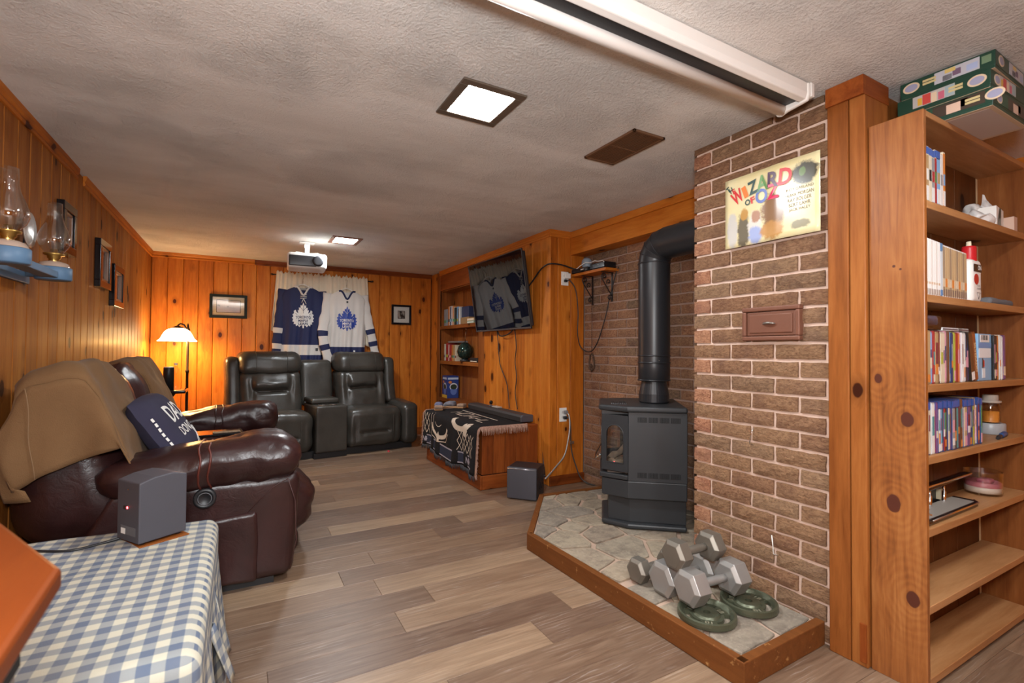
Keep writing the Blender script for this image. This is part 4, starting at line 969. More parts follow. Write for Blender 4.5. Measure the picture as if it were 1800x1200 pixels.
def cord(pts, r, m, label, name='power_cord', parent=None, n=7, fine=5):
    pts = [V(p) for p in pts]; out = []
    for i in range(len(pts)-1):
        p0, p1, p2, p3 = pts[max(i-1, 0)], pts[i], pts[i+1], pts[min(i+2, len(pts)-1)]
        for k in range(fine):
            s_ = k/fine; out.append(.5*((2*p1)+(p2-p0)*s_+(2*p0-5*p1+4*p2-p3)*s_*s_+(3*p1-p0-3*p2+p3)*s_**3))
    out.append(pts[-1]); o = MB().tube(out, r, n).build(name, m, parent)
    if label: tag(o, label, 'cord')
    return o
cord([(2.53, 3.4, 1.87), (2.515, 3.36, 1.866), (2.52, 3.33, 1.882), (2.545, 3.29, 1.905), (2.56, 3.25, 1.9), (2.55, 3.2, 1.9), (2.55, 3.17, 1.905), (2.545, 3.12, 1.892), (2.54, 3.06, 1.888), (2.52, 3.02, 1.872)], .0035, M_WHT, 'white cable draped over the black boxes on the wall shelf', 'white_cable')
def outlet(loc, rz, label):
    t = thing('wall_outlet', label, 'outlet', loc, rz)
    MB().box(-.038, .038, -.006, 0, -.06, .06).build('cover_plate', M_WHT, t, bevel=.003)
    for z in (-.022, .022):
        s_ = MB().prism([(.017*math.cos(a), .015*math.sin(a)) for a in [2*math.pi*i/16 for i in range(16)]], 0, .002, T=frame_T((0, -.006, z), (1, 0, 0), (0, 0, 1))).build('socket', colmat((.6, .58, .54), .4), t)
        for x in (-.006, .006): MB().box(x-.001, x+.001, -.0084, -.0078, z-.003, z+.006).build('slot', M_DARK, s_)
    return t
oa = outlet((2.462, YP-.001, 1.787), 0, 'white wall outlet with a square adapter under the wall shelf')
tag(MB().box(-.028, .028, -.032, -.008, .0, .045).build('plug_adapter', M_WHT, None, (2.478, YP-.001, 1.787), bevel=.004), 'white square adapter plugged into the outlet under the wall shelf', 'adapter')
c = cord([(2.465, YP-.016, 1.765), (2.49, 3.43, 1.765), (2.535, 3.41, 1.68), (2.56, 3.41, 1.5), (2.565, 3.42, 1.3), (2.6, 3.42, 1.19), (2.64, 3.35, 1.15), (2.64, 3.25, 1.22), (2.64, 3.15, 1.42), (2.645, 3.1, 1.58), (2.645, 3.03, 1.76), (2.655, 3.0, 1.84)], .0045, M_BLK, 'thin black power cord looping from the upper outlet to the wall shelf')
MB().box(2.448, 2.478, YP-.026, YP-.009, 1.755, 1.778).build('plug', M_BLK, c, bevel=.003)
ob = outlet((2.45, YP-.001, .603), 0, 'white wall outlet low on the pine end wall, with two plugs')
c = cord([(2.47, YP-.02, .62), (2.49, 3.44, .6), (2.485, 3.42, .5), (2.45, 3.40, .38), (2.4, 3.38, .27), (2.3, 3.35, .2), (2.2, 3.32, .14), (2.165, 3.315, .12)], .0065, plain('silver_braid', (.4, .38, .35), .4, .5, var=.4, vs=150), 'braided silver cord hanging from the low outlet to the subwoofer', 'braided_cord')
MB().puff((2.452, YP-.034, .612), (2.486, YP-.008, .64), .006, (1, 1, 1)).build('plug', plain('grey_plug', (.2, .19, .19), .4), c)
c = cord([(2.46, YP-.02, .575), (2.495, 3.44, .57), (2.51, 3.44, .48), (2.52, 3.452, .36), (2.535, 3.45, .26), (2.57, 3.44, .15), (2.6, 3.42, .06), (2.64, 3.38, .012), (2.66, 3.3, .01)], .0055, plain('grey_rubber_cord', (.06, .055, .05), .5), 'dark grey power cord falling from the low outlet to the hearth')
MB().puff((2.446, YP-.034, .567), (2.48, YP-.008, .592), .006, (1, 1, 1)).build('plug', M_BLK, c)
MB().puff((2.5, 3.435, .35), (2.545, 3.4585, .375), .004, (1, 1, 1)).build('cord_clip', M_STEEL, c)
# chain and horseshoe ornament on the bricks
t = thing('hanging_ornament', 'rusty horseshoe ornament hanging on a thin chain against the brick recess', 'ornament', (2.66, 3.345, 1.56))
M_RUSTY = plain('rusty_iron', (.12, .07, .045), .7, .4)
mb = MB()
for k in range(26): mb.lathe([(.004, -.001), (.0055, 0), (.004, .001)], 6, T=Tr(0, 0, -.012-.0165*k) @ (Rz(math.pi/2) if k % 2 else Matrix.Identity(4)) @ Rx(math.pi/2) @ Matrix.Scale(1.7, 4, V((0, 0, 1))) if False else Tr(0, 0, -.012-.0165*k) @ (Rz(math.pi/2) if k % 2 else Matrix.Identity(4)) @ Rx(math.pi/2))
mb.tube([(0, 0, 0), (0, 0, -.44)], .0018, 5); mb.build('chain', M_RUSTY, t, kind='stuff')
MB().tube([(0, -.02, -.44), (0, 0, -.43), (0, .02, -.44), (0, .034, -.5), (0, .03, -.55), (0, 0, -.58), (0, -.03, -.55), (0, -.034, -.5), (0, -.022, -.45)], .006, 8, sq=(1, 1.5)).build('horseshoe', M_RUSTY, t)
MB().lathe([(.014, -.004), (.018, 0), (.014, .004), (.01, 0), (.014, -.004)], 16, T=Tr(-.003, 0, -.53) @ Ry(math.pi/2)).build('ring', M_RUSTY, t)
MB().lathe([(0, -.006), (.004, -.003), (.004, .02)], 8, T=Tr(.0, 0, .0) @ Ry(math.pi/2)).build('nail', M_IRON, t)
# ------------------------------------------------------------------ oxblood reclining sofa along the left wall
SL = V((-.3, 3.6, 0)); sofa = thing('reclining_sofa', 'oxblood leather reclining sofa along the left wall with brown covers over its backs', 'sofa', SL)
def sp(name, mb, m=M_BURG, parent=None, **kw): return mb.build(name, m, parent or sofa, -SL if parent is None else (0, 0, 0), **kw)
def wr(p, s=6, k=.012, o=0): return V((nz(p, s, o), nz(p, s, o+5), nz(p, s, o+9)))*k
for k, (y0, y1) in enumerate(((2.665, 2.9), (4.28, 4.52))):
    pan = sp('side_panel', MB().puff((-.68, y0, .03), (.262, y1, .54), .05, (10, 3, 6), lambda p, a: V((p.x+max(0, -a.x)*(a.z*.5+.5)**1.5*.2+.015*a.z*max(0, a.x), p.y, p.z))+wr(p, 4, .008)))
    def padf(p, a):
        t_ = (a.x+1)/2; z0 = .5
        return V((p.x, p.y+(.012*math.sin(p.x*9+1)), z0+(p.z-z0)*(.62+.38*min(1, t_*1.35))))+wr(p, 9, .016, 2)+wr(p, 22, .006, 7)
    ym = (y0+y1)/2-.01
    pad = sp('arm_pad', MB().puff((-.55, ym-.165, .5), (.275, ym+.165, .735), .105, (22, 8, 5), padf))
    for x in (-.155, -.115):
        def band(p, a, x=x): 
            b = V(((x+.55)/.825*2-1, a.y, a.z)); return padf(p, b)
        sp('seam_band', MB().puff((x-.005, ym-.167, .498), (x+.005, ym+.167, .738), .1 if False else .005, (1, 8, 6), lambda p, a, x=x: padf(V((p.x, ym+(p.y-ym)*math.sqrt(max(.0, 1-max(0, abs((p.z-.617)/.12)-.15)**2*.95)), p.z)), V(((x+.55)/.825*2-1, a.y, a.z)))) if False else MB().tube([padf(V((x, ym+math.copysign(.06, math.cos(q))+.1045*math.cos(q), .6175+math.copysign(.0125, math.sin(q))+.1045*math.sin(q))), V(((x+.55)/.825*2-1, 0, 0))) for q in [2*math.pi*(i+.5)/40 for i in range(41)]], .005, 6, caps=False), M_REDSEAM if k == 0 else M_BURG)
    if k == 0:
        sp('pocket_panel', MB().puff((-.32, 2.645, .05), (.085, 2.69, .36), .02, (8, 2, 6), lambda p, a: p+V((0, 0, .03*a.z*.5*a.x))+wr(p, 6, .006)))
        b = sp('recline_button', MB().lathe([(0, .0), (.02, .0), (.024, .003), (.03, .003), (.034, .008), (.043, .007), (.046, .0), (.046, -.02)], 28, T=Tr(-.134, 2.648, .466) @ Rx(math.pi/2)), M_BLK)
        MB().tube([V((-.134+.027*math.cos(q)+SL.x-SL.x, 2.643, .466+.027*math.sin(q))) for q in [2*math.pi*i/24 for i in range(25)]], .0022, 5, caps=False).build('button_ring', colmat((.12, .12, .13), .3), b)
        sp('seam', MB().tube([(.02, 2.664, .35), (.15, 2.66, .48), (.215, 2.655, .515)], .0018, 5).tube([(.215, 2.655, .515), (.25, 2.664, .4), (.258, 2.67, .2), (.23, 2.668, .06)], .0022, 5), plain('worn_seam', (.07, .03, .028), .5))
for y0, y1 in ((2.93, 3.5), (3.78, 4.3)):
    sp('seat_cushion', MB().puff((-.5, y0, .18), (.22, y1, .5), .07, (10, 8, 3), lambda p, a: p+V((0, 0, .02*(1-a.y*a.y)))+wr(p, 6, .015)))
    sp('footrest', MB().puff((.1, y0+.005, .11), (.39, y1-.005, .47), .13, (4, 12, 6), lambda p, a: V((p.x-.05*max(0, a.z)-.03*max(0, -a.z), p.y, p.z))+V((.012*math.sin(p.z*42)*max(0, a.x), 0, 0))+wr(p, 10, .014)))
    sp('footrest_tuck', MB().puff((.05, y0+.03, .03), (.3, y1-.03, .15), .04, (3, 5, 2)))
sp('console', MB().puff((-.48, 3.505, .05), (.2, 3.775, .51), .04, (8, 4, 4), lambda p, a: p+wr(p, 6, .006)))
sp('console_pad', MB().puff((-.42, 3.515, .5), (.035, 3.765, .595), .04, (8, 5, 2), lambda p, a: p+V((0, 0, .01*(1-a.x*a.x)))+wr(p, 9, .01)))
sp('cup_holder_tray', MB().box(.05, .17, 3.55, 3.73, .505, .517), M_DKBRONZE, bevel=.006)
sp('base_frame', MB().box(-.74, .16, 2.7, 4.48, .0, .06), M_BLK)
def backf(p, a):
    # recline: the top leans to the wall, the crown falls away at the rear
    x, y, z = p; s_ = (z-.4)/.66
    x -= .17*max(0, s_)*max(0, (a.x*.5+.5))
    z -= .32*max(0, -.62-x)*max(0, s_)
    return V((x, y, z))+wr(V((x, y, z)), 5, .016)
for y0, y1 in ((2.675, 3.5), (3.58, 4.5)):
    sp('back_cushion', MB().puff((-.83, y0, .3), (-.38, y1, 1.07), .15, (8, 12, 10), backf))
# brown covers draped over the backs: open shells a little larger than the cushions
def cover(name, y0, y1, label, zlow, o):
    mb = MB(); x0, x1 = -.838, -.362; n_u, n_v = 44, 26
    # section runs from low at the rear, over the crown, down the front
    sec = [(-.83, zlow), (-.835, .8), (-.83, .93), (-.79, 1.03), (-.70, 1.075), (-.58, 1.085), (-.48, 1.06), (-.42, .99), (-.385, .87), (-.37, .75), (-.362, .60)]
    L = [0]
    for i in range(1, len(sec)): L.append(L[-1]+math.hypot(sec[i][0]-sec[i-1][0], sec[i][1]-sec[i-1][1]))
    def at(t_):
        d = t_*L[-1]
        for i in range(1, len(sec)):
            if d <= L[i]+1e-9: k = (d-L[i-1])/(L[i]-L[i-1]); return sec[i-1][0]+(sec[i][0]-sec[i-1][0])*k, sec[i-1][1]+(sec[i][1]-sec[i-1][1])*k
        return sec[-1]
    yc, hy = (y0+y1)/2, (y1-y0)/2
    def top(u, v):
        x, z = at(u); a = v*2-1; e = max(0, abs(a)-.72)/.28
        z2 = z-.055*e*e*(1 if z > .7 else .4); y = yc+a*hy
        p = backf(V((x, y, z2)), V(((x+.6)/.235, a, 0))); return p+wr(p, 7, .022, o)+V((.016, 0, .016))
    mb.grid(n_u, n_v, top)
    # near side flap hangs down the outside of the back
    def flap(u, v):
        x, z = at(u); z2 = z-.055; zb = zlow+.27*(x+.83)
        zz = z2+(min(z2, zb)-z2)*v; p = backf(V((x, y0-.003, zz)), V(((x+.6)/.235, -1, 0)))
        return p+wr(p, 7, .022*(1-v*.3), o)+V((.016+.085*v*max(0, 1-u*2.2), -.012*math.sin(v*2.2)-.008*math.sin(x*31+v*3)*v, .016))
    mb.grid(n_u, 14, flap, flip=True)
    t = tag(mb.build(name, M_SUEDE, None, solid=.006), label, 'throw')
    if o == 1:
        pts = [flap(.42, i/12)+V((0, -.008, 0)) for i in range(13)]
        MB().tube([p-V((0, .0, 0)) for p in pts], .0018, 5).build('hem_seam', M_SUEDESEAM, t)
    return t
cover('suede_cover', 2.655, 3.27, 'large brown suede cover draped over the near back of the oxblood sofa', .59, 1)
cover('suede_cover', 3.86, 4.53, 'brown suede cover over the far back of the oxblood sofa, beside the floor lamp', .5, 3)
# ---- cushion with white print
T_ = frame_T((-.325, 3.08, .745), (.12, .985, .08), (-.56, .0, .83))
pil = thing('printed_cushion', 'navy cushion printed with white words and a bottle outline on the oxblood sofa', 'cushion', (-.335, 3.09, .735))
pil.rotation_euler = T_.to_euler()
def pf(u, v, s_):
    a, b = u*2-1, v*2-1; d = (1-a*a)**.5 if False else max(0, (1-a**4)*(1-b**4))
    x, y = a*.205*(1-.06*b*b), b*.205*(1-.06*a*a); return V((x, y, s_*(.075*d**.6)+.006*nz((x, y, 0), 14)))
M_NAVY = plain('navy_fabric', (.04, .037, .065), .9, var=.12, bump=.15, bs=500, spec=.2)
mb = MB(); mb.grid(18, 18, lambda u, v: pf(u, v, 1)); mb.grid(18, 18, lambda u, v: pf(u, v, -1), flip=True); mb.build('cushion_body', M_NAVY, pil)
def on_pil(p): return pf(p[0]/.41+.5, p[1]/.41+.5, 1)+V((0, 0, .0025))
for txt, w, h, x, y, r in (('DAD', .22, .1, .03, .06, 0), ("DON'T", .2, .055, .02, -.045, 0), ('BEST', .2, .03, -.01, .15, 0)):
    if txt == 'BEST': continue
    mb = MB(); add_text(mb, txt, w, h, Tr(x, y, 0), 0, .02); mb.v = [tuple(on_pil(v)) for v in mb.v]; mb.build('printed_word', M_PAPER, pil)
bt = [(-.02, .0), (-.02, .03), (.02, .03), (.02, 0), (.018, -.012), (.032, -.028), (.03, -.085), (-.03, -.085), (-.032, -.028), (-.018, -.012), (-.02, 0), (.02, 0)]
MB().tube([on_pil((x+.11, y-.09)) for x, y in bt], .0025, 5).build('bottle_outline', M_PAPER, pil)
mb = MB()
for k in range(9): mb.add([on_pil(V((-.19+.008*(j in (1, 2)), -.17+k*.03+.02*(j > 1), 0))) for j in range(4)], [(0, 1, 2, 3)])
mb.build('edge_print', M_PAPER, pil)
lp = thing('tablet_tray', 'flat black tray lying on the sofa console with a patterned strip on top', 'tray', (-.13, 3.64, .612), .1)
MB().box(-.17, .15, -.09, .1, 0, .01).build('tray_board', M_BLKG, lp, bevel=.003)
MB().box(-.02, .13, -.075, -.02, .0105, .018).build('patterned_strip', plain('speckled_strip', (.18, .12, .07), .5, var=.9, vs=90), lp, bevel=.003)
# ------------------------------------------------------------------ charcoal leather loveseat by the back wall
ls = thing('loveseat', 'charcoal leather reclining loveseat with a middle console under the jerseys', 'loveseat', (-.194, 5.346, 0), math.radians(7))
def lp_(name, mb, m=M_CHAR, parent=None, **kw): return mb.build(name, m, parent or ls, **kw)
tilt = lambda p: V((p.x, p.y+max(0, p.z-.42)*.2, p.z))
lp_('base_frame', MB().box(.06, 2.02, .08, .72, 0, .075), M_BLK)
for s_, (x0, x1) in enumerate(((.225, .885), (1.232, 1.868))):
    xm = (x0+x1)/2
    def seatf(p, a):
        q = V(p); 
        if a.y < 0:
            # front apron: raised side welts and a stitched lower pad
            d = abs(a.x); q.y -= .018*(1-a.x**2); q.y += .02*math.exp(-((d-.72)/.06)**2)*max(0, 1-abs(a.z+.1)); q.y += .028*math.exp(-((p.z-.235)/.016)**2)*(d < .5)
        q.z += .02*(1-a.x**2)*max(0, a.z)-.03*max(0, a.y*-1)*max(0, a.z)*0
        return q+wr(q, 8, .008)
    st = lp_('seat_cushion', MB().puff((x0, 0, .075), (x1, .55, .49), .075, (22, 6, 18), seatf))
    for dx in (-.23, .2): MB().tube([seatf(V((xm+dx, y, z)), V((dx/((x1-x0)/2), -1, zz)))+V((0, -.003, .002)) for y, z, zz in ((.0, .1, -.9), (.0, .25, -.1), (.0, .38, .5), (.012, .45, .8), (.06, .489, 1))], .0022, 5).build('seam', M_SEAM, st)
    def lowf(p, a):
        q = V(p)
        if a.y < 0:
            u, w = a.x/.62, (p.z-.70)/.2; inside = abs(a.x) < .66 and .56 < p.z < .86
            q.y -= .03*(1-a.x**2)
            q.y -= .035*math.exp(-((p.z-.78)/.055)**2)*(1 if abs(a.x) < .5 else math.exp(-((abs(a.x)-.5)/.1)**2))
            q.y += .05*math.exp(-((p.z-.70)/.02)**2)*(1 if abs(a.x) < .45 else math.exp(-((abs(a.x)-.45)/.08)**2))
            q.y += .03*math.exp(-((abs(a.x)-.62)/.07)**2)*math.exp(-((p.z-.72)/.12)**2)
        return tilt(q)+wr(q, 8, .01, s_)
    lw = lp_('lower_back', MB().puff((x0+.02, .40, .40), (x1-.02, .68, .915), .07, (24, 4, 24), lowf))
    hd = lp_('headrest', MB().puff((x0+.012, .37, .87), (x1-.012, .66, 1.125), .09, (18, 4, 8), lambda p, a: tilt(V((p.x, p.y-.025*(1-a.x**2)*max(0, -a.y), p.z)))+wr(p, 7, .01, s_+3)))
    for dx in (-.15, .16): MB().tube([tilt(V((xm+dx, y, z))) for y, z in ((.363, .9), (.338, .96), (.338, 1.04), (.362, 1.1), (.42, 1.128), (.5, 1.128))], .0022, 5).build('seam', M_SEAM, hd)
lp_('console_box', MB().puff((.893, -.03, .065), (1.224, .5, .555), .022, (6, 6, 6), lambda p, a: p))
lp_('console_lid', MB().puff((.9, .2, .557), (1.2, .55, .615), .022, (6, 6, 2)))
lp_('console_back', MB().puff((.88, .52, .5), (1.235, .7, 1.03), .05, (6, 2, 8), lambda p, a: tilt(p)+wr(p, 6, .008)))
for x in (.99, 1.1): lp_('cup_ring', MB().lathe([(.032, 0), (.04, .004), (.043, 0)], 20, (x, .1, .556)), M_STEEL); lp_('cup_well', MB().lathe([(0, .0005), (.032, .0005)], 20, (x, .1, .556)), M_DARK)
lp_('front_plinth', MB().box(.89, 1.23, .02, .06, .0, .06), M_BLK)
for s_, (x0, x1, w0, w1) in enumerate(((.0, .222, .125, .265), (1.872, 2.08, 1.845, 1.985))):
    lp_('arm', MB().puff((x0, 0, .05), (x1, .7, .545), .075, (5, 10, 8), lambda p, a: V((p.x, p.y, p.z-.02*max(0, -a.y)*max(0, a.z)))+wr(p, 6, .006)))
    lp_('back_wing', MB().puff((w0, .42, .5), (w1, .68, 1.065), .055, (4, 4, 8), lambda p, a: tilt(p)+wr(p, 6, .008)))
tag(MB().puff((-.012, -.008, 0), (.012, .008, .014), .004, (1, 1, 1)).build('red_toy', colmat((.6, .03, .06), .4), None, (1.48, 5.50, 0.0)), 'tiny red piece on the floor under the front of the loveseat', 'toy')
# ------------------------------------------------------------------ gingham covered chest, speaker, counter corner
def mk_gingham():
    n = NT('blue_gingham'); c = n.co(); s = n.n('SeparateXYZ', {0: c}); g = n.n('TexCoord').outputs['Normal']; gs = n.n('SeparateXYZ', {0: g})
    ax = n.math('GREATER_THAN', n.math('ABSOLUTE', gs.outputs[0]), .6); az = n.math('GREATER_THAN', n.math('ABSOLUTE', gs.outputs[2]), .6)
    mixf = lambda f, a, b: n.math('ADD', a, n.math('MULTIPLY', f, n.math('SUBTRACT', b, a)))
    A = mixf(ax, s.outputs[0], s.outputs[1]); B = mixf(az, s.outputs[2], s.outputs[1])
    st = lambda v: n.n('MapRange', {0: n.math('PINGPONG', n.math('MULTIPLY', v, 37.0), 1.0), 1: .46, 2: .54}).outputs[0]
    sa, sb = st(A), st(B); f = n.math('MULTIPLY', n.math('ADD', sa, sb), .5)
    col = n.ramp(f, [(0, (.52, .49, .40)), (.5, (.24, .265, .29)), (1, (.075, .115, .20))])
    wv = n.n('TexChecker', {'Vector': c, 'Scale': 900.0}).outputs[1]
    col = n.mix(n.math('MULTIPLY', n.noise(c, 3.5, 4), .35), col, (.45, .36, .22))
    n.set(Base_Color=col, Roughness=.95, Specular_IOR_Level=.15); n.bump(n.noise(c, 420, 2), .25, .002); return n.mat
M_GING = mk_gingham()
ch = thing('covered_chest', 'low storage chest under a blue and white gingham cloth beside the oxblood sofa', 'chest', (-.42, 1.85, 0))
MB().box(-.30, .31, -.50, .50, .0, .42).build('chest_box', M_BX, ch, bevel=.004)
def clothf(p, a):
    lo = max(0, .38-p.z)/.38; rim = max(abs(a.x), abs(a.y))
    if rim > .97: 
        k = lo*(.022+.02*math.sin((p.x+p.y)*21)+.014*math.sin((p.y-p.x)*37))
        if abs(a.x) > .97: p = V((p.x+k*math.copysign(1, a.x), p.y, p.z))
        if abs(a.y) > .97: p = V((p.x, p.y+k*math.copysign(1, a.y), p.z))
    return p+V((0, 0, .006*nz(p, 7)))
MB().puff((-.335, -.53, .02), (.352, .545, .457), .045, (26, 40, 12), clothf).build('gingham_cloth', M_GING, ch)
MB().grid(6, 8, lambda u, v: V((.35+.06*v*(1-.3*u)+.012*math.sin(u*9), -.12+.26*u+.05*v, .30-.20*v+.01*math.sin(u*14)))).build('cloth_corner', M_GING, ch, solid=.003)
SO = V((-.302, 2.128, .462)); ang = math.atan2(.09, .132)
spk = thing('wireless_speaker', 'grey box speaker with a red light standing on the gingham covered chest', 'speaker', SO, ang)
MB().prism([(0, 0), (.16, 0), (.16, .216), (.11, .23), (.05, .226), (0, .212)], 0, .143, T=frame_T((0, .143, .006), (1, 0, 0), (0, 0, 1))).build('shell', M_GREYSPK, spk, bevel=.004)
led = MB().lathe([(0, .0025), (.004, .0015), (.0045, 0)], 12, T=frame_T((-.0002, .075, .125), (0, -1, 0), (0, 0, 1))).build('red_light', M_LEDR, spk)
MB().box(-.0008, 0, .02, .115, .03, .06).build('type_label', colmat((.12, .12, .13), .4), spk); MB().box(-.0012, -.0004, .085, .113, .03, .05).build('white_label', M_PAPER, spk)
MB().box(-.0012, -.0002, .083, .1, .118, .13).build('button_panel', M_BLK, spk); MB().lathe([(0, .002), (.003, .001)], 8, T=frame_T((-.0005, .07, .19), (0, -1, 0), (0, 0, 1))).build('screw', M_STEEL, spk)
for x, y in ((.02, .02), (.14, .02), (.02, .12), (.14, .12)): MB().lathe([(.0, -.0015), (.009, -.0015), (.009, .007)], 12, (x, y, 0)).build('foot', M_BLK, spk)
tag(MB().box(-.03, .13, .0, .16, 0, .0045).build('wooden_pad', M_BX, None, (SO.x+.03, SO.y+.01, .4555), (0, 0, ang-.1), bevel=.001), 'thin brown wooden pad under the grey speaker on the chest', 'pad')
cord([(SO.x-.05, SO.y+.12, .47), (-.42, 2.23, .461), (-.5, 2.2, .461), (-.6, 2.25, .461), (-.68, 2.32, .461), (-.72, 2.36, .461), (-.80, 2.38, .43), (-.82, 2.4, .3)], .005, M_BLK, 'black cord running across the gingham cloth behind the speaker')
ct = thing('counter', 'corner of an orange wood counter top on a grey cabinet close to the camera', 'counter', (-.5, .7, 0))
M_CTOP = pine('orange_counter_wood', 1, (.16, .036, .005), (.13, .026, .004), (.09, .018, .003), .1, .5, 1, .1, 23, .5)
MB().prism([(.32, .06), (.10, .48), (-.345, .48), (-.345, -.45), (.347, -.45)], .872, .90).build('counter_top', M_CTOP, ct, bevel=.006)
M_GREYCAB = plain('grey_cabinet_paint', (.22, .19, .17), .6)
MB().prism([(.285, .05), (.08, .44), (-.33, .44), (-.33, -.43), (.31, -.43)], 0, .872).build('cabinet_body', M_GREYCAB, ct, bevel=.003)
MB().prism([(.289, .051), (.081, .444), (.07, .44), (.3, -.43), (.314, -.43)], .80, .812).build('dark_groove', M_DARK, ct)
# ------------------------------------------------------------------ built-in bookshelf in the right wall
bs = thing('built_in_bookshelf', 'built-in pine bookshelf in the right wall left of the television', 'bookshelf', (XT, 5.5, 0))
def bsb(name, q, m, bev=.003): return MB().box(q[0]-XT, q[1]-XT, q[2]-5.5, q[3]-5.5, q[4], q[5]).build(name, m, bs, bevel=bev)
bsb('side_board', (XT+.002, 2.52, 6.105, 6.145, 0, 2.0), M_BZ); bsb('side_board', (XT+.002, 2.52, 4.875, 4.91, 0, 2.0), M_BZ)
for k in range(8): bsb('back_board', (2.505, 2.52, 4.912+k*.149, 4.912+(k+1)*.149-.003, 0, 1.93), M_BZ, .002)
bsb('header_board', (XT, XT+.02, 4.765, 6.104, 1.935, 2.2-.063), M_RY); bsb('niche_top', (XT+.02, 2.52, 4.91, 6.105, 1.925, 1.945), M_BY)
bsb('stile', (XT, XT+.02, 4.765, 4.91, 0, 1.934), M_BZ); bsb('stile', (XT-.006, XT+.02, 6.105, 6.2, 0, 2.18), M_BZ); bsb('stile', (XT, XT+.02, 6.2, 6.45, 0, 2.19), M_PZ)
for z in (1.47, 1.017, .535, .12): bsb('shelf', (XT+.004, 2.504, 4.911, 6.104, z-.045, z), M_BY)
# ---- books and ornaments on it
rg = random.Random(3)
def shelf_books(z, y, specs, where, group):
    for k, (c, w, h) in enumerate(specs):
        o = MB().box(0, .13, -w/2+.0006, w/2-.0006, .0005, h).build('book', colmat(sat(pal[c], .8), .5), None, (XT+.035+rg.uniform(0, .02), y-w/2, z), bevel=.001, seg=1)
        tag(o, '%s book, %s from the far end on the %s' % (c, ORD[k], where), 'book', group)
        MB().box(-.0008, 0, -w/2+.004, w/2-.004, h*.2, h*.35).build('spine_label', colmat(pal[rg.choice(cn)], .4), o)
        y -= w
    return y
y = shelf_books(1.47, 6.06, [('grey', .07, .22), ('grey', .05, .22), ('orange', .05, .25), ('white', .035, .25), ('dark blue', .04, .24), ('white', .035, .25), ('orange', .04, .25), ('cream', .03, .23), ('black', .05, .22), ('light blue', .045, .23), ('black', .05, .2), ('white', .04, .22)], 'upper built-in shelf', 'books on the upper built-in shelf')
tag(MB().box(0, .135, -.13, .13, 0, .085).build('tan_carton', colmat((.3, .18, .08), .6), None, (XT+.05, 5.42, 1.471), bevel=.002), 'tan carton on the upper built-in shelf next to the row of books', 'carton')
tag(MB().box(0, .12, -.13, .1, 0, .13).build('blue_box', colmat((.02, .035, .09), .35), None, (XT+.06, 5.44, 1.5565), bevel=.002), 'dark blue box on top of the tan carton on the upper built-in shelf', 'box')
for k, (dz, c, lb) in enumerate(((0, (.3, .4, .3), 'green striped flat book under the cream one at the end of the upper shelf'), (.0315, (.65, .5, .3), 'cream flat book lying on the green striped one on the upper shelf'))):
    o = MB().box(0, .12, -.1, .09, 0, .03).build('flat_book', colmat(c, .5), None, (XT+.03, 5.2, 1.471+dz), bevel=.001); tag(o, lb, 'book'); MB().box(-.0008, 0, -.09, .08, .01, .018).build('spine_label', M_PAPER, o)
t = thing('red_toy_truck', 'small red box with a white panel at the near end of the upper built-in shelf', 'toy', (XT+.04, 5.03, 1.471)); MB().box(0, .08, -.05, .05, 0, .06).build('red_body', colmat((.35, .04, .02), .4), t, bevel=.004); MB().box(-.001, 0, -.045, .02, .015, .045).build('white_panel', M_PAPER, t)
MB().cyl((.03, .02, .062), (.03, .14, .12), .008, n=8).build('handle', M_CREAM, t)
y = shelf_books(1.017, 6.05, [('cream', .03, .22), ('grey', .03, .21), ('red', .07, .23), ('white', .045, .21), ('red', .05, .21), ('orange', .05, .205), ('tan', .05, .205), ('tan', .05, .205), ('cream', .04, .2)], 'lower built-in shelf', 'books on the lower built-in shelf')
tag(MB().box(0, .14, -.16, .16, 0, .022).build('flat_book', colmat((.2, .17, .16), .5), None, (XT+.05, 5.78, 1.2485), bevel=.002), 'grey flat book lying across the row on the lower built-in shelf', 'book')
t = thing('glass_ornament', 'dark glittering ball-shaped ornament with a thin spire on the lower built-in shelf', 'ornament', (XT+.1, 5.5, 1.0175))
MB().lathe([(0, 0), (.06, 0), (.06, .02), (.03, .03)], 20).build('foot', M_BLK, t)
MB().lathe([(.03, .025), (.08, .06), (.1, .12), (.085, .18), (.05, .22), (.02, .235), (0, .236)], 24).build('ball', plain('dark_mirrored_glass', (.03, .06, .05), .08, .6, var=.9, vs=40), t)
rg2 = random.Random(8)
mb = MB()
for k in range(26):
    a, b = rg2.uniform(0, 6.28), rg2.uniform(.05, .2); r = .1*math.sin(math.pi*min(.95, b/.24)**.8)+.004
    mb.lathe([(0, -.006), (.006, 0), (0, .006)], 6, (r*math.cos(a), r*math.sin(a), b))
mb.build('bright_beads', plain('bright_bead', (.8, .68, .45), .15, .8), t, kind='stuff')
MB().tube([(0, 0, .23), (0, -.01, .33), (.0, -.03, .4)], [.006, .004, .002], 6).build('spire', M_STEEL, t); MB().lathe([(0, -.012), (.012, 0), (0, .012)], 8, (0, -.03, .4)).build('spire_star', M_STEEL, t)
o = tag(MB().box(0, .12, -.1, .1, 0, .05).build('black_book', M_BLK, None, (XT+.015, 5.07, 1.0175), bevel=.004), 'thick black book with pale pages at the near end of the lower built-in shelf', 'book'); MB().box(-.001, 0, -.09, .09, .006, .016).build('pages', M_CREAM, o)
t = thing('blue_carton', 'blue carton with a big coffee cup picture on the lowest visible built-in shelf', 'carton', (XT+.022, 5.97, .5355), -.06)
MB().box(0, .155, -.1, .1, 0, .285).build('carton_body', colmat((.02, .045, .2), .4), t, bevel=.002)
el = lambda cx, cz, a, b: [(cx+a*math.cos(2*math.pi*i/20), cz+b*math.sin(2*math.pi*i/20)) for i in range(20)]
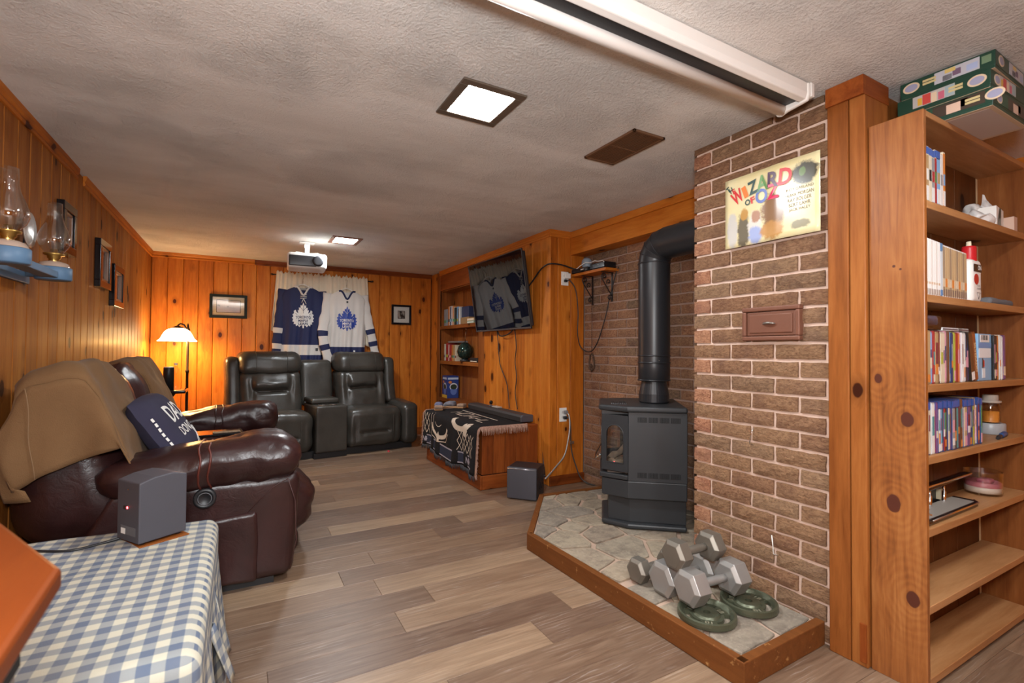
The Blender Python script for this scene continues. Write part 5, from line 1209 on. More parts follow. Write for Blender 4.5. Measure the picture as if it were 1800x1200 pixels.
for face, (T_, sc) in enumerate(((frame_T((-.001, 0, .145), (0, -1, 0), (0, 0, 1)), .6), (frame_T((.0775, -.101, .145), (1, 0, 0), (0, 0, 1)), .52))):
    for nm, poly, c, z in (('cup_rim', el(.02, -.0, .105, .05), (.6, .6, .62), .0), ('cup_body', el(.02, -.055, .085, .05), (.1, .16, .42), .0002), ('coffee', el(.02, .0, .085, .033), (.02, .035, .02), .0006), ('orange_flash', el(-.07, .06, .045, .018), (.6, .2, .05), .0004), ('pale_title', [(-.13, .095), (.14, .095), (.14, .12), (-.13, .12)], (.5, .55, .65), .0004)):
        MB().prism([(p[0]*sc, p[1]) for p in poly], z, z+.0005, T=T_).build(nm, colmat(c, .4), t)
MB().box(-.0018, -.0005, -.1, .1, .0, .04).build('yellow_strip', colmat((.65, .4, .05), .4), t)
# ------------------------------------------------------------------ television on an arm, soundbar, panelled cabinet, blanket
tv = thing('television', 'flat television on a wall arm, tilted down, reflecting the jerseys', 'television', (2.19, 4.235, 1.705))
tv.rotation_euler = (0, 0, 0)
Ttv = Ry(math.radians(-8.7))
def tvb(name, q, m, par=tv, bev=.002): return MB().box(*q, T=Ttv).build(name, m, par, bevel=bev)
hw, hh = .57, .355
tvb('rear_shell', (.006, .04, -hw+.01, hw-.01, -hh+.02, hh-.02), M_BLK, bev=.01)
M_SCR = NT('dark_screen'); M_SCR.set(Base_Color=(.006, .006, .008), Roughness=.02, Specular_IOR_Level=.5, Coat_Weight=.35, Coat_Roughness=.01, Coat_IOR=1.5)
tvb('screen', (-.004, .006, -hw+.008, hw-.008, -hh+.016, hh-.008), M_SCR.mat, bev=0)
for q in ((-.007, .008, -hw, hw, hh-.008, hh), (-.007, .008, -hw, -hw+.008, -hh, hh), (-.007, .008, hw-.008, hw, -hh, hh)): tvb('bezel', q, M_BLK)
tvb('lower_bezel', (-.009, .01, -hw, hw, -hh, -hh+.016), plain('brushed_grey_bezel', (.12, .11, .11), .35, .6))
MB().box(.03, .115, -.06, .06, -.1, .1).build('wall_arm', M_BLK, tv, bevel=.006)
cab = thing('tv_cabinet', 'low red-brown panelled pine cabinet under the television', 'cabinet', (1.76, 4.3, 0))
mb = MB().box(.012, .545, -.632, .648, .0, .488); mb.build('carcass', M_DARK, cab)
for k in range(9): MB().box(0, .0115, -.642+k*.1442, -.642+(k+1)*.1442-.003, .12, .49).build('front_plank', M_RZ, cab, bevel=.003)
for k in range(5): MB().box(.0+k*.11, (k+1)*.11-.003, -.646, -.633, .12, .49).build('side_plank', M_RZ, cab, bevel=.003)
MB().box(-.004, .547, -.648, .648, .489, .507).build('top_board', M_RY, cab, bevel=.003)
MB().box(-.022, -.001, -.668, .65, .0, .118).build('plinth_board', M_RY, cab, bevel=.006); MB().box(-.001, .547, -.668, -.647, .0, .118).build('plinth_board', M_RX, cab, bevel=.006)
sb = thing('soundbar', 'long dark grey soundbar lying on the blanket-covered cabinet', 'soundbar', (2.255, 4.33, .5165))
MB().prism([(-.062, 0), (.062, .012), (.062, .055), (.05, .062), (-.05, .062), (-.068, .045)], -.57, .57, T=frame_T((0, 0, 0), (1, 0, 0), (0, 0, 1))).build('bar_body', plain('dark_grey_mesh', (.035, .032, .034), .6, bump=.2, bs=900), sb, bevel=.004)
MB().prism([(-.068, .0), (.064, .0), (.064, .058), (.05, .064), (-.052, .064), (-.07, .045)], .571, .59, T=frame_T((0, 0, 0), (1, 0, 0), (0, 0, 1))).build('end_cap', M_GREYSPK, sb, bevel=.006)
t = thing('webcam', 'small black camera with a grey base standing on the soundbar', 'camera', (2.27, 4.5, .58)); MB().lathe([(0, 0), (.02, 0), (.02, .006), (.008, .012), (.008, .02)], 14).build('base', M_GREYSPK, t); MB().lathe([(0, .02), (.016, .024), (.02, .04), (.014, .056), (0, .06)], 14).build('camera_head', M_BLKG, t)
tag(MB().puff((-.03, -.06, 0), (.03, .06, .014), .006, (2, 3, 1)).build('remote_control', colmat((.4, .36, .32), .4), None, (2.265, 4.36, .58)), 'small grey remote control lying on the soundbar', 'remote')
# ---- woven blanket
M_BLACKW = plain('black_woven_cotton', (.014, .013, .014), .95, var=.3, vs=60, bump=.3, bs=420, spec=.15)
M_CRMW = plain('cream_woven_cotton', (.60, .50, .40), .95, bump=.3, bs=420, spec=.15); M_GRYW = plain('grey_woven_cotton', (.33, .31, .36), .95, bump=.3, bs=420, spec=.15); M_FRW = plain('mixed_fringe', (.40, .24, .18), .95, var=.7, vs=120, spec=.15)
M_NVW = plain('navy_woven_cotton', (.03, .035, .06), .95, bump=.3, bs=420, spec=.15)
bl = thing('woven_blanket', 'black and cream woven hockey blanket with fringe draped over the tv cabinet', 'blanket', (1.76, 4.3, .51))
BY0, BY1 = -.66, .66
def blank(u, v, off=0.0):
    """u along the cabinet (0 near end, 1 far end), v from the wall side of the top (0) over the front edge to the hem (1)"""
    y = BY0+(BY1-BY0)*u; d = v*.80; hem = 1-.0*u
    r = .03; top = .43
    if d < top: x, z, n = .42-d, .004, V((0, 0, 1))
    elif d < top+r*1.57: q = (d-top)/r; x, z, n = -.01-r*math.sin(q)+.0, .004-r*(1-math.cos(q)), V((-math.sin(q), 0, math.cos(q)))
    else: x, z, n = -.01-r, .004-r-(d-top-r*1.57), V((-1, 0, 0))
    k = max(0, d-top)/.37
    w = .020*math.sin(u*19+.6)+.012*math.sin(u*41)
    x -= k*max(-.01, w+.012); z -= k*.035*(1-u)*1.2-.02*k*math.sin(u*9)
    return V((x, y, z))+n*(off+.004)
mb = MB(); mb.grid(60, 34, lambda u, v: blank(u, v)); mb.build('cloth', M_BLACKW, bl, solid=.004)
def patch(name, polys, m, off=.0035):
    """flat woven motif laid on the cloth: polygons in (u, v) metres, cut fine enough to follow it"""
    mb = MB()
    for poly in polys:
        bm = bmesh.new(); f = bm.faces.new([bm.verts.new((p[0], p[1], 0)) for p in poly]); bmesh.ops.triangulate(bm, faces=[f])
        for _ in range(3):
            es = [e for e in bm.edges if e.calc_length() > .03]
            if not es: break
            bmesh.ops.subdivide_edges(bm, edges=es, cuts=1); bmesh.ops.triangulate(bm, faces=[q for q in bm.faces if len(q.verts) > 3])
        bm.verts.index_update(); mb.add([blank(min(1, max(0, v.co.x/1.32)), v.co.y/.8, off) for v in bm.verts], [tuple(v.index for v in q.verts) for q in bm.faces], 0, True); bm.free()
    return mb.build(name, m, bl)
def stroke(pts, w):
    out = []
    for (a, b), (c, d) in zip(pts, pts[1:]):
        L = math.hypot(c-a, d-b)+1e-9; nx, ny = -(d-b)/L*w/2, (c-a)/L*w/2; out.append([(a+nx, b+ny), (c+nx, d+ny), (c-nx, d-ny), (a-nx, b-ny)])
    return out
def arc(cx, cy, a, b, t0, t1, k=12): return [(cx+a*math.cos(t0+(t1-t0)*i/k), cy+b*math.sin(t0+(t1-t0)*i/k)) for i in range(k+1)]
# hem band: white stripes with letters between, net of the goal, skate blades, block letters on the top
patch('hem_band', [[(0, .70), (1.32, .70), (1.32, .775), (0, .775)]], M_NVW, .0025)
patch('hem_stripe', [[(0, .688), (1.32, .688), (1.32, .70), (0, .70)], [(0, .775), (1.32, .775), (1.32, .786), (0, .786)]], M_GRYW)
def letters(txt, u0, v0, lw, lh, m, gap=.3, name='letter'):
    st_ = .013
    G = {'N': [[(0, 1), (0, 0)], [(0, 0), (1, 1)], [(1, 1), (1, 0)]], 'H': [[(0, 0), (0, 1)], [(1, 0), (1, 1)], [(0, .5), (1, .5)]], 'L': [[(0, 0), (0, 1), (.9, 1)]], 'U': [[(0, 0), (0, 1), (1, 1), (1, 0)]], 'G': [[(1, .2), (1, 0), (0, 0), (0, 1), (1, 1), (1, .5), (.5, .5)]], 'O': [[(0, 0), (1, 0), (1, 1), (0, 1), (0, 0)]], 'A': [[(0, 1), (.5, 0), (1, 1)], [(.2, .65), (.8, .65)]]}
    for i, chr_ in enumerate(txt):
        polys = []
        for pl in G[chr_]: polys += stroke([(u0-i*lw*(1+gap)-p[0]*lw, v0+p[1]*lh) for p in pl], st_)
        patch(name, polys, m, .0042)
for u0 in (.215, 1.29): letters('NHL', u0, .712, .045, .05, M_GRYW)
for u0, n_ in ((.72, 1),): patch('dot', [arc(u0, .737, .014, .014, 0, 6.28)], M_GRYW, .0042)
net = []
for k in range(5): net += stroke([(.06+k*.07, .52), (.13+k*.07, .60), (.06+k*.07, .68)], .007)+stroke([(.13+k*.07, .52), (.06+k*.07, .60), (.13+k*.07, .68)], .007)
for k in range(2): net += stroke([(1.16+k*.07, .46), (1.23+k*.07, .56), (1.16+k*.07, .67)], .007)+stroke([(1.23+k*.07, .46), (1.16+k*.07, .56), (1.23+k*.07, .67)], .007)
patch('goal_net', net, M_CRMW)['kind'] = 'stuff'
patch('mask_outline', stroke([(1.10, .45), (1.11, .58), (1.05, .66), (.90, .685), (.72, .66), (.64, .58)]+[], .008)+stroke([(1.04, .44), (1.02, .55), (1.0, .62)], .006)+stroke(arc(.9, .5, .09, .05, .4, 2.7), .006), M_CRMW)
patch('cream_horns', stroke(arc(.87, .53, .2, .11, .1, 3.05), .035)+stroke(arc(.37, .36, .24, .14, .2, 2.6), .045), M_CRMW)
patch('cream_star', [[(.87, .59), (.84, .63), (.85, .675), (.89, .675), (.90, .63)], [(.25, .44), (.21, .5), (.24, .56), (.3, .54), (.31, .47)]], M_CRMW)
letters('HOA', 1.0, .17, .13, .13, M_CRMW, .25, 'top_letter'); letters('HL', .5, .2, .13, .12, M_CRMW, .25, 'top_letter')
patch('top_stripe', [[(.28, .13), (1.12, .11), (1.12, .125), (.28, .145)]], M_CRMW)
# fringes
rg = random.Random(4); mb = MB()
for k in range(150):
    u = k/149; p = blank(u, 1.0); q = p+V((rg.uniform(-.012, .004), rg.uniform(-.008, .008), -.035-rg.uniform(0, .015))); mb.tube([p, (p+q)/2+V((-.004, 0, 0)), q], [.0035, .003, .0015], 4)
mb.build('hem_fringe', plain('black_cream_fringe', (.05, .05, .055), .95, var=.9, vs=60), bl, kind='stuff')
mb = MB()
for u_, sg in ((0.0, -1), (1.0, 1)):
    for k in range(130):
        v = k/129; p = blank(u_, v, .002); drop = V((rg.uniform(-.006, .006), sg*rg.uniform(.004, .014), -.05-rg.uniform(0, .02))) if v < .55 else V((rg.uniform(-.012, 0), sg*rg.uniform(.015, .04), -.015-rg.uniform(0, .01)))
        mb.tube([p, p+V((0, sg*.012, .003)), p+V((0, sg*.016, 0))+drop], [.005, .0045, .002], 4)
mb.build('side_fringe', M_FRW, bl, kind='stuff')
# ---- slippers on the blanket
for k, (x, y, r, lb) in enumerate(((1.86, 4.93, 1.2, 'blue and tan patterned slipper lying on its side at the blanket corner'), (2.06, 4.99, 2.3, 'grey and brown slipper behind the patterned one on the blanket'))):
    t = thing('slipper', lb, 'slipper', (x, y, .521), r, 'slippers on the blanket')
    MB().puff((-.13, -.045, 0), (.13, .045, .02), .01, (10, 4, 1), lambda p, a: V((p.x, p.y*(1-.3*max(0, a.x)), p.z))).build('sole', plain('tan_sole', (.42, .22, .1), .7), t)
    MB().puff((-.02, -.046, .015), (.13, .046, .075), .03, (8, 5, 3), lambda p, a: V((p.x, p.y*(1-.3*max(0, a.x)), p.z-.03*max(0, a.x)))).build('upper', plain('patterned_slipper' if k == 0 else 'grey_slipper', (.14, .15, .24) if k == 0 else (.16, .16, .19), .9, var=.9, vs=26), t)
    MB().puff((-.135, -.044, .015), (-.05, .044, .05), .012, (4, 4, 2)).build('heel', plain('knit_heel', (.3, .2, .14), .95, var=.5, vs=30), t)
# ---- subwoofer and cords by the cabinet
sw = thing('subwoofer', 'dark grey cube subwoofer on the floor between the cabinet and the hearth', 'subwoofer', (1.834, 3.349, 0), math.atan2(-.181, .159))
MB().box(.0, .24, .012, .215, .008, .25).build('cabinet_body', M_BLK, sw, bevel=.01); MB().puff((.0, -.006, .008), (.24, .014, .25), .008, (2, 1, 2)).build('front_panel', M_GREYSPK, sw)
MB().tube([(.002, -.004, .238), (.238, -.004, .238)], .005, 8).build('bright_edge', plain('brushed_edge', (.4, .39, .42), .3, .8), sw)
MB().lathe([(.03, .0), (.038, .003), (.03, .003), (.02, -.002), (0, -.002)], 20, T=Tr(.2402, .11, .1) @ Ry(math.pi/2)).build('port', M_BLKG, sw)
for x, y in ((.03, .04), (.21, .04), (.03, .19), (.21, .19)): MB().cyl((x, y, 0), (x, y, .01), .012, n=10).build('foot', M_BLK, sw)
cord([(2.29, 4.42, 1.36), (2.297, 4.40, 1.22), (2.296, 4.36, 1.02), (2.298, 4.22, .84), (2.299, 4.18, .70), (2.298, 4.16, .59)], .0045, M_BLK, 'black cable hanging below the television, the far one')
cord([(2.29, 4.05, 1.36), (2.297, 4.03, 1.2), (2.297, 4.05, 1.05), (2.297, 4.02, .9), (2.298, 4.045, .75), (2.298, 4.0, .6)], .0045, M_BLK, 'black cable hanging below the television, nearer the outlet')
cord([(2.28, 4.4, 1.38), (2.27, 4.33, 1.31), (2.265, 4.22, 1.3), (2.27, 4.1, 1.33), (2.28, 4.02, 1.39)], .006, M_BLK, 'short black cable loop under the lower edge of the television')
cord([(2.285, 3.83, 1.72), (2.29, 3.72, 1.79), (2.285, 3.58, 1.87), (2.295, 3.462, 1.90), (2.42, 3.452, 1.9), (2.53, 3.44, 1.875), (2.55, 3.4, 1.87)], .0065, M_BLK, 'thick black cable from the television up to the wall shelf')
cord([(2.33, 3.72, .52), (2.335, 3.64, .5), (2.33, 3.6, .42), (2.32, 3.58, .3), (2.305, 3.55, .15), (2.25, 3.45, .1)], .009, M_BLK, 'black cord hanging from the soundbar end behind the subwoofer')
# ------------------------------------------------------------------ curtain, hangers, jerseys
cur = thing('curtain', 'cream gathered curtain on a dark rod behind the two jerseys', 'curtain', (.89, YB-.05, 2.03))
def curt(u, v):
    x = -.53+1.06*u; top = .045 if v == 0 else 0
    x += (-.05*(1-u)**3+.06*u**3)*v; L = .70+.16*u+.06*math.sin(u*7)
    f = math.sin(u*150+2*math.sin(u*17))*.5+math.sin(u*83+1)*.5
    y = -.006+.013*f*(.6+.4*v)+.008*math.sin(u*31)*v; z = .045-v*L+(.012*math.sin(u*160)+.01*math.sin(u*61) if v < .02 else 0)
    if abs(v-.06) < .02: y *= .5
    return V((x, y, z))
MB().grid(200, 24, curt).build('curtain_panel', M_CREAM, cur, solid=.002)
MB().cyl((-.58, .012, .012), (.60, .012, .012), .007, n=10).build('rod', M_DKBRONZE, cur)
for x, sg in ((-.58, -1), (.6, 1)):
    MB().lathe([(0, -.014), (.012, -.006), (.014, 0), (.012, .006), (0, .014)], 12, (x, .012, .012)).build('finial', M_DKBRONZE, cur); MB().box(x-.006-.02*sg, x+.006-.02*sg, .01, .032, .0, .02).build('rod_bracket', M_DKBRONZE, cur)
def leaf_outline(w, h):
    half = [(0, 1.0), (.07, .86), (.14, .90), (.15, .78), (.24, .80), (.22, .68), (.30, .70), (.26, .56), (.36, .62), (.40, .70), (.50, .66), (.49, .56), (.58, .52), (.52, .44), (.60, .38), (.53, .32), (.58, .24), (.48, .22), (.50, .13), (.40, .14), (.38, .05), (.28, .10), (.20, .02), (.12, .08), (.05, .09), (.035, -.02)]
    pts = [(x*w, y*h) for x, y in half]; return pts+[(-x, y) for x, y in pts[::-1] if x > 0]
M_BLUE = plain('royal_blue_knit', (.007, .012, .062), .75, bump=.15, bs=600, var=.1); M_JW = plain('white_knit', (.58, .545, .51), .8, bump=.15, bs=600, var=.04)
M_BLUE2 = plain('crest_blue', (.02, .05, .28), .6); M_JW2 = plain('crest_white', (.68, .66, .63), .6); M_INK = plain('crest_navy_print', (.008, .016, .07), .6)
def jersey(loc, label, main, acc, crest, print_, hemz, wl, fold, sleeves, stripes, hem):
    t = thing('jersey', label, 'jersey', loc); L = .88
    def half_w(v): return (.185+.06*min(1, v*3)**.6) if v < .12 else .245-.01*v+.02*math.sin(v*5)
    def body(u, v, front):
        a = u*2-1; hw_ = .205+.035*min(1, v/.1)**.7-.03*v*0; z = -v*L-.03*a*a*(1 if v < .02 else max(0, 1-v*8))
        if v < .25: z -= .055*max(0, abs(a)-.35)*(1-v*4)
        if front and v < .22: z -= .11*math.exp(-(a/.22)**2)*(1-v/.22)   # scooped neck
        elif v < .22: z -= .02*math.exp(-(a/.25)**2)*(1-v/.22)
        y = -(.055*(1-a*a)**.5)*(1 if front else -.25)-.012*math.sin(a*9+wl)*min(1, v*2)*(1 if front else .3)-.009*math.sin(a*21+v*3+wl)*v
        return V((a*hw_+.01*math.sin(v*4+wl)*v, y, z))
    mf = lambda u, v: (2 if v > hem[1] else (1 if v > hem[0] else 0))
    mats = [main, acc, acc if hem[2] else main]
    mb = MB(); mb.grid(36, 44, lambda u, v: body(u, v, True), mf=lambda u, v: 1 if hem[0] < v < hem[1] else (0 if v < hem[0] or not hem[2] else 1))
    mb.grid(36, 44, lambda u, v: body(u, v, False), mf=lambda u, v: 1 if hem[0] < v < hem[1] else (0 if v < hem[0] or not hem[2] else 1), flip=True); mb.build('torso', [main, acc], t)
    for pts, rr in sleeves:
        out = []; P = [V(p) for p in pts]; n_ = 26
        seg = [(P[i+1]-P[i]).length for i in range(len(P)-1)]; tot = sum(seg)
        for k in range(n_+1):
            d = tot*k/n_; i = 0
            while i < len(seg)-1 and d > seg[i]: d -= seg[i]; i += 1
            out.append(P[i].lerp(P[i+1], min(1, d/seg[i])))
        for _ in range(3): out = [out[0]]+[(out[i-1]+out[i]*2+out[i+1])/4 for i in range(1, n_)]+[out[-1]]
        mb = MB(); mb.tube(out, [rr*(1.0-.22*k/n_)*(1+.07*math.sin(k*1.3+wl)) for k in range(n_+1)], 18, caps=True, sq=(1.0, .42), up=(1, 0, 0))
        for fi in range(len(mb.f)):
            kk = (fi//18)/n_
            if any(a < kk < b for a, b in stripes): mb.m[fi] = 1
        mb.build('sleeve', [main, acc], t)
    col = [body(.5+a*.5, 0, True)+V((0, -.003, .002)) for a in [x/10*.48 for x in range(-10, 11)]]
    MB().tube(col, .011, 8, sq=(1, .5)).build('collar', acc, t)
    # crest
    cy = -.345; mb = MB(); lo = leaf_outline(.205, .30)
    bm = bmesh.new(); f = bm.faces.new([bm.verts.new((x, y, 0)) for x, y in lo]); bmesh.ops.triangulate(bm, faces=[f])
    for _ in range(2):
        es = [e for e in bm.edges if e.calc_length() > .04]; bmesh.ops.subdivide_edges(bm, edges=es, cuts=1); bmesh.ops.triangulate(bm, faces=[q for q in bm.faces if len(q.verts) > 3])
    bm.verts.index_update()
    def on(x, z, o=.004): u_ = .5+x/(2*.24); v_ = -z/L; p = body(u_, v_, True); return V((x, p.y-o, z))
    mb.add([on(v.co.x, v.co.y+cy-.15, .005) for v in bm.verts], [tuple(v.index for v in q.verts) for q in bm.faces], 0); bm.free()
    cr = mb.build('crest', crest, t)
    arcw = lambda p: V((p.x, p.y-.9*p.x*p.x, 0))
    for s_, w, h, dz in (('TORONTO', .168, .034, .125), ('MAPLE', .105, .03, .083), ('LEAFS', .105, .03, .046)):
        mb = MB(); add_text(mb, s_, w, h, Matrix.Identity(4), 0, .025, arcw if s_ == 'TORONTO' else None)
        mb.v = [tuple(on(v[0], v[1]+cy-.15+dz, .0075)) for v in mb.v]; mb.build('crest_word', print_, cr)
    veins = MB()
    for pl in (((0, .17), (0, .27)), ((0, .2), (.025, .235)), ((0, .2), (-.025, .235)), ((-.085, .17), (-.065, .15)), ((.085, .17), (.065, .15))): veins.tube([on(x, z+cy-.15, .0075) for x, z in pl], .0018, 4)
    veins.build('crest_veins', print_, cr)
    return t, on, body
Y0 = YB-.13
j1, on1, b1 = jersey((.645, Y0, 1.905), 'royal blue hockey jersey with a white maple leaf crest hanging on the left', M_BLUE, M_JW, M_JW2, M_INK, 0, .3, None,
    [([(-.205, .01, -.045), (-.235, .01, -.3), (-.262, 0, -.5), (-.275, -.01, -.68), (-.285, -.01, -.84)], .062), ([(.205, .01, -.045), (.225, .015, -.25), (.205, .02, -.5), (.19, .02, -.84)], .06)],
    [(.56, .63), (.78, .85)], (.80, .93, False))
j2, on2, b2 = jersey((1.145, Y0-.015, 1.885), 'white hockey jersey with a blue maple leaf crest hanging on the right', M_JW, M_BLUE, M_BLUE2, M_JW2, 0, 1.4, None,
    [([(-.205, .0, -.045), (-.245, -.01, -.3), (-.285, -.06, -.5), (-.275, -.075, -.64), (-.23, -.07, -.80), (-.20, -.06, -.9)], .066), ([(.205, .01, -.045), (.25, .0, -.3), (.30, -.01, -.5), (.345, -.01, -.7), (.37, -.01, -.84)], .064)],
    [(.52, .58), (.72, .78)], (.80, 1.2, True))
mb = MB()
for a in (-.02, .0, .02): mb.tube([on1(-.035, -.13+a, .012), on1(.035, -.12+a, .012)], .004, 5)
mb.tube([on1(0, -.15, .014), on1(-.02, -.2, .012)], .004, 5); mb.tube([on1(0, -.15, .014), on1(.03, -.215, .012)], .004, 5); mb.build('neck_laces', M_JW, j1)
mb = MB(); mb.prism([(-.016, -.018), (.016, -.018), (.016, .018), (-.016, .018)], 0, .001, T=frame_T(on1(.16, -.755, .006), (1, 0, 0), (0, 0, 1))); mb.build('hem_tag', plain('tag_black', (.03, .03, .03), .5), j1)
mb = MB(); mb.prism([(-.016, -.018), (.016, -.018), (.016, .018), (-.016, .018)], 0, .001, T=frame_T(on2(.10, -.76, .006), (1, 0, 0), (0, 0, 1))); mb.build('hem_tag', M_PAPER, j2)
mb = MB(); mb.prism([(-.011, -.012), (.011, -.012), (.011, .012), (-.011, .012)], 0, .001, T=frame_T(on2(.0, -.145, .006), (1, 0, 0), (0, 0, 1))); mb.build('neck_badge', plain('badge_black', (.03, .03, .03), .5), j2)
mb = MB(); mb.prism([(-.075, -.012), (.075, -.012), (.085, .012), (-.085, .012)], 0, .001, T=frame_T((0, .004, -.03), (1, 0, 0), (0, 0, 1))); mb.build('neck_lining', plain('grey_lining', (.3, .28, .26), .8), j1)
def hanger(loc, label):
    t = thing('clothes_hanger', label, 'hanger', loc, 0, 'white hangers on the curtain rod')
    MB().tube([(-.18, 0, -.10), (-.1, 0, -.055), (-.03, 0, -.018), (0, 0, -.008), (.03, 0, -.018), (.1, 0, -.055), (.18, 0, -.10)], .005, 8).build('shoulder_bar', M_WHT, t)
    MB().tube([(-.13, 0, -.08), (.13, 0, -.08)], .004, 8).build('cross_bar', M_WHT, t)
    MB().tube([(0, 0, -.01), (0, 0, .05), (.012, .01, .075), (.01, .03, .098), (-.005, .055, .105), (-.012, .07, .098)], .0028, 6).build('hook', M_STEEL, t)
hanger((.645, Y0+.018, 1.945), 'white hanger holding the royal blue jersey'); hanger((1.15, Y0+.003, 1.93), 'white hanger holding the white jersey')
# ------------------------------------------------------------------ framed pictures
def picture(name, label, loc, rz, w, h, fw, fm, matte, inner, im, depth=.022):
    t = thing(name, label, 'picture', loc, rz); a, b = w/2, h/2; mb = MB()
    for q in ((-a, a, -b, -b+fw), (-a, a, b-fw, b), (-a, -a+fw, -b+fw, b-fw), (a-fw, a, -b+fw, b-fw)): mb.box(q[0], q[1], -depth, 0, q[2], q[3])
    mb.build('frame', fm, t, bevel=.003); MB().box(-a+fw, a-fw, -.009, -.003, -b+fw, b-fw).build('mat_board', matte, t)
    MB().box(-inner[0]-.006, inner[0]+.006, -.0098, -.009, -inner[1]-.006, inner[1]+.006).build('inner_line', M_BLK, t)
    MB().box(-inner[0], inner[0], -.0106, -.0098, -inner[1], inner[1]).build('image', im, t)
    MB().box(-a+fw, a-fw, -.0145, -.013, -b+fw, b-fw).build('glazing', M_GLASS, t)
    return t
def mk_sea():
    n = NT('misty_sea_print'); c = n.co(); s = n.n('SeparateXYZ', {0: c}); z = s.outputs[2]
    col = n.ramp(n.math('ADD', n.math('MULTIPLY', z, 5), .5), [(0, (.45, .42, .52)), (.45, (.5, .47, .58)), (.55, (.62, .55, .55)), (1, (.6, .5, .46))])
    m = n.math('GREATER_THAN', n.math('ADD', n.noise(c, 26, 3), n.math('MULTIPLY', n.math('ABSOLUTE', z), -9)), .5)
    m = n.math('MULTIPLY', m, n.math('LESS_THAN', s.outputs[0], .0)); n.set(Base_Color=n.mix(n.math('MULTIPLY', m, .75), col, (.18, .19, .26)), Roughness=.3); return n.mat
def mk_photo(name, sc, lo, hi):
    n = NT(name); c = n.co((1, 1, 1), 3); n.set(Base_Color=n.ramp(n.noise(c, sc, 3), [(.42, lo), (.58, hi)]), Roughness=.3); return n.mat
M_DGF = plain('dark_green_frame', (.008, .011, .008), .5, spec=.2); M_MATC = plain('cream_mat', (.62, .52, .38), .8)
picture('framed_picture', 'dark framed picture of a misty shore on the back wall above the lamp', (-.128, YB, 1.638), 0, .375, .27, .03, M_DGF, M_MATC, (.115, .068), mk_sea())
picture('framed_picture', 'small black framed photo with a wide white mat right of the jerseys', (1.885, YB, 1.626), 0, .268, .266, .027, M_BLKG, M_PAPER, (.044, .047), mk_photo('dark_portrait_print', 30, (.02, .02, .022), (.45, .4, .36)))
M_WDF = plain('brown_moulded_frame', (.20, .085, .035), .35, coat=.3)
for (y0, y1, z0, z1, lb) in ((4.14, 4.45, 1.564, 1.886, 'dark framed picture on the left wall, the nearer and higher of the pair'), (4.56, 4.90, 1.466, 1.78, 'dark framed picture on the left wall, the lower one nearer the corner'), (3.37, 3.6, 1.664, 1.935, 'dark framed picture on the left wall behind the oil lamps')):
    t = picture('framed_picture', lb, (XL, (y0+y1)/2, (z0+z1)/2), math.pi/2, y1-y0, z1-z0, .045, M_BLKG, M_WDF, ((y1-y0)/2-.085, (z1-z0)/2-.085), mk_photo('dusky_print', 12, (.05, .05, .06), (.2, .18, .16)), .034)
    a, b = (y1-y0)/2-.045, (z1-z0)/2-.045; mb = MB()
    for q in ((-a, a, -b, -b+.018), (-a, a, b-.018, b), (-a, -a+.018, -b, b), (a-.018, a, -b, b)): mb.box(q[0], q[1], -.026, -.009, q[2], q[3])
    mb.build('inner_moulding', M_WDF, t, bevel=.004)
# ------------------------------------------------------------------ floor lamp, side table
fl_ = thing('floor_lamp', 'lit floor lamp with a white glass bell shade in the far left corner', 'lamp', (-.485, 6.1, 0))
MB().lathe([(0, 0), (.13, 0), (.13, .015), (.1, .025), (.03, .035), (.02, .05)], 28).build('base', M_DKBRONZE, fl_)
MB().lathe([(.013, .04), (.013, .9), (.018, .905), (.018, .925), (.013, .93), (.013, 1.34), (.02, 1.35), (.012, 1.37), (.006, 1.41), (0, 1.42)], 14).build('pole', M_DKBRONZE, fl_)
MB().tube([(0, 0, 1.3), (-.01, 0, 1.35), (-.035, 0, 1.40), (-.065, 0, 1.41), (-.085, 0, 1.395), (-.09, 0, 1.36)], .009, 8).build('arm', M_DKBRONZE, fl_)
MB().lathe([(.012, 1.388), (.05, 1.372), (.055, 1.362), (.0, 1.363)], 20, (-.09, 0, 0)).build('shade_cap', M_DKBRONZE, fl_)
MB().lathe([(.05, 1.362), (.085, 1.350), (.112, 1.325), (.132, 1.29), (.143, 1.262), (.158, 1.243), (.174, 1.231), (.172, 1.228), (.156, 1.239), (.139, 1.258), (.107, 1.32), (.05, 1.356)], 36, (-.09, 0, 0)).build('shade', M_SHADE, fl_)
st = thing('side_table', 'small dark side table between the sofa end and the floor lamp', 'table', (-.56, 5.45, 0))
MB().puff((-.16, -.16, .745), (.13, .16, .775), .012, (3, 3, 1)).build('table_top', M_BLKG, st); MB().lathe([(.02, .03), (.02, .7), (.05, .745)], 14).build('column', M_DKBRONZE, st); MB().lathe([(0, 0), (.15, 0), (.15, .015), (.03, .04)], 24).build('base', M_DKBRONZE, st)
t = thing('black_canister', 'tall black canister with a white lid on the small dark side table', 'canister', (-.575, 5.45, .7755)); MB().lathe([(0, 0), (.042, 0), (.042, .195), (.04, .2)], 24).build('canister_body', M_BLK, t); MB().lathe([(.041, .2), (.04, .208), (0, .209)], 24).build('lid', M_WHT, t)
t = thing('water_bottle', 'clear ribbed water bottle on the side table beside the black canister', 'bottle', (-.53, 5.54, .7755)); MB().lathe([(0, .002), (.03, 0)]+[(.031+.0025*(k % 2), .01+.012*k) for k in range(13)]+[(.028, .18), (.013, .21), (.013, .225)], 20).build('bottle_body', M_GLASS, t); MB().lathe([(.015, .222), (.015, .24), (0, .241)], 14).build('cap', M_WHT, t)
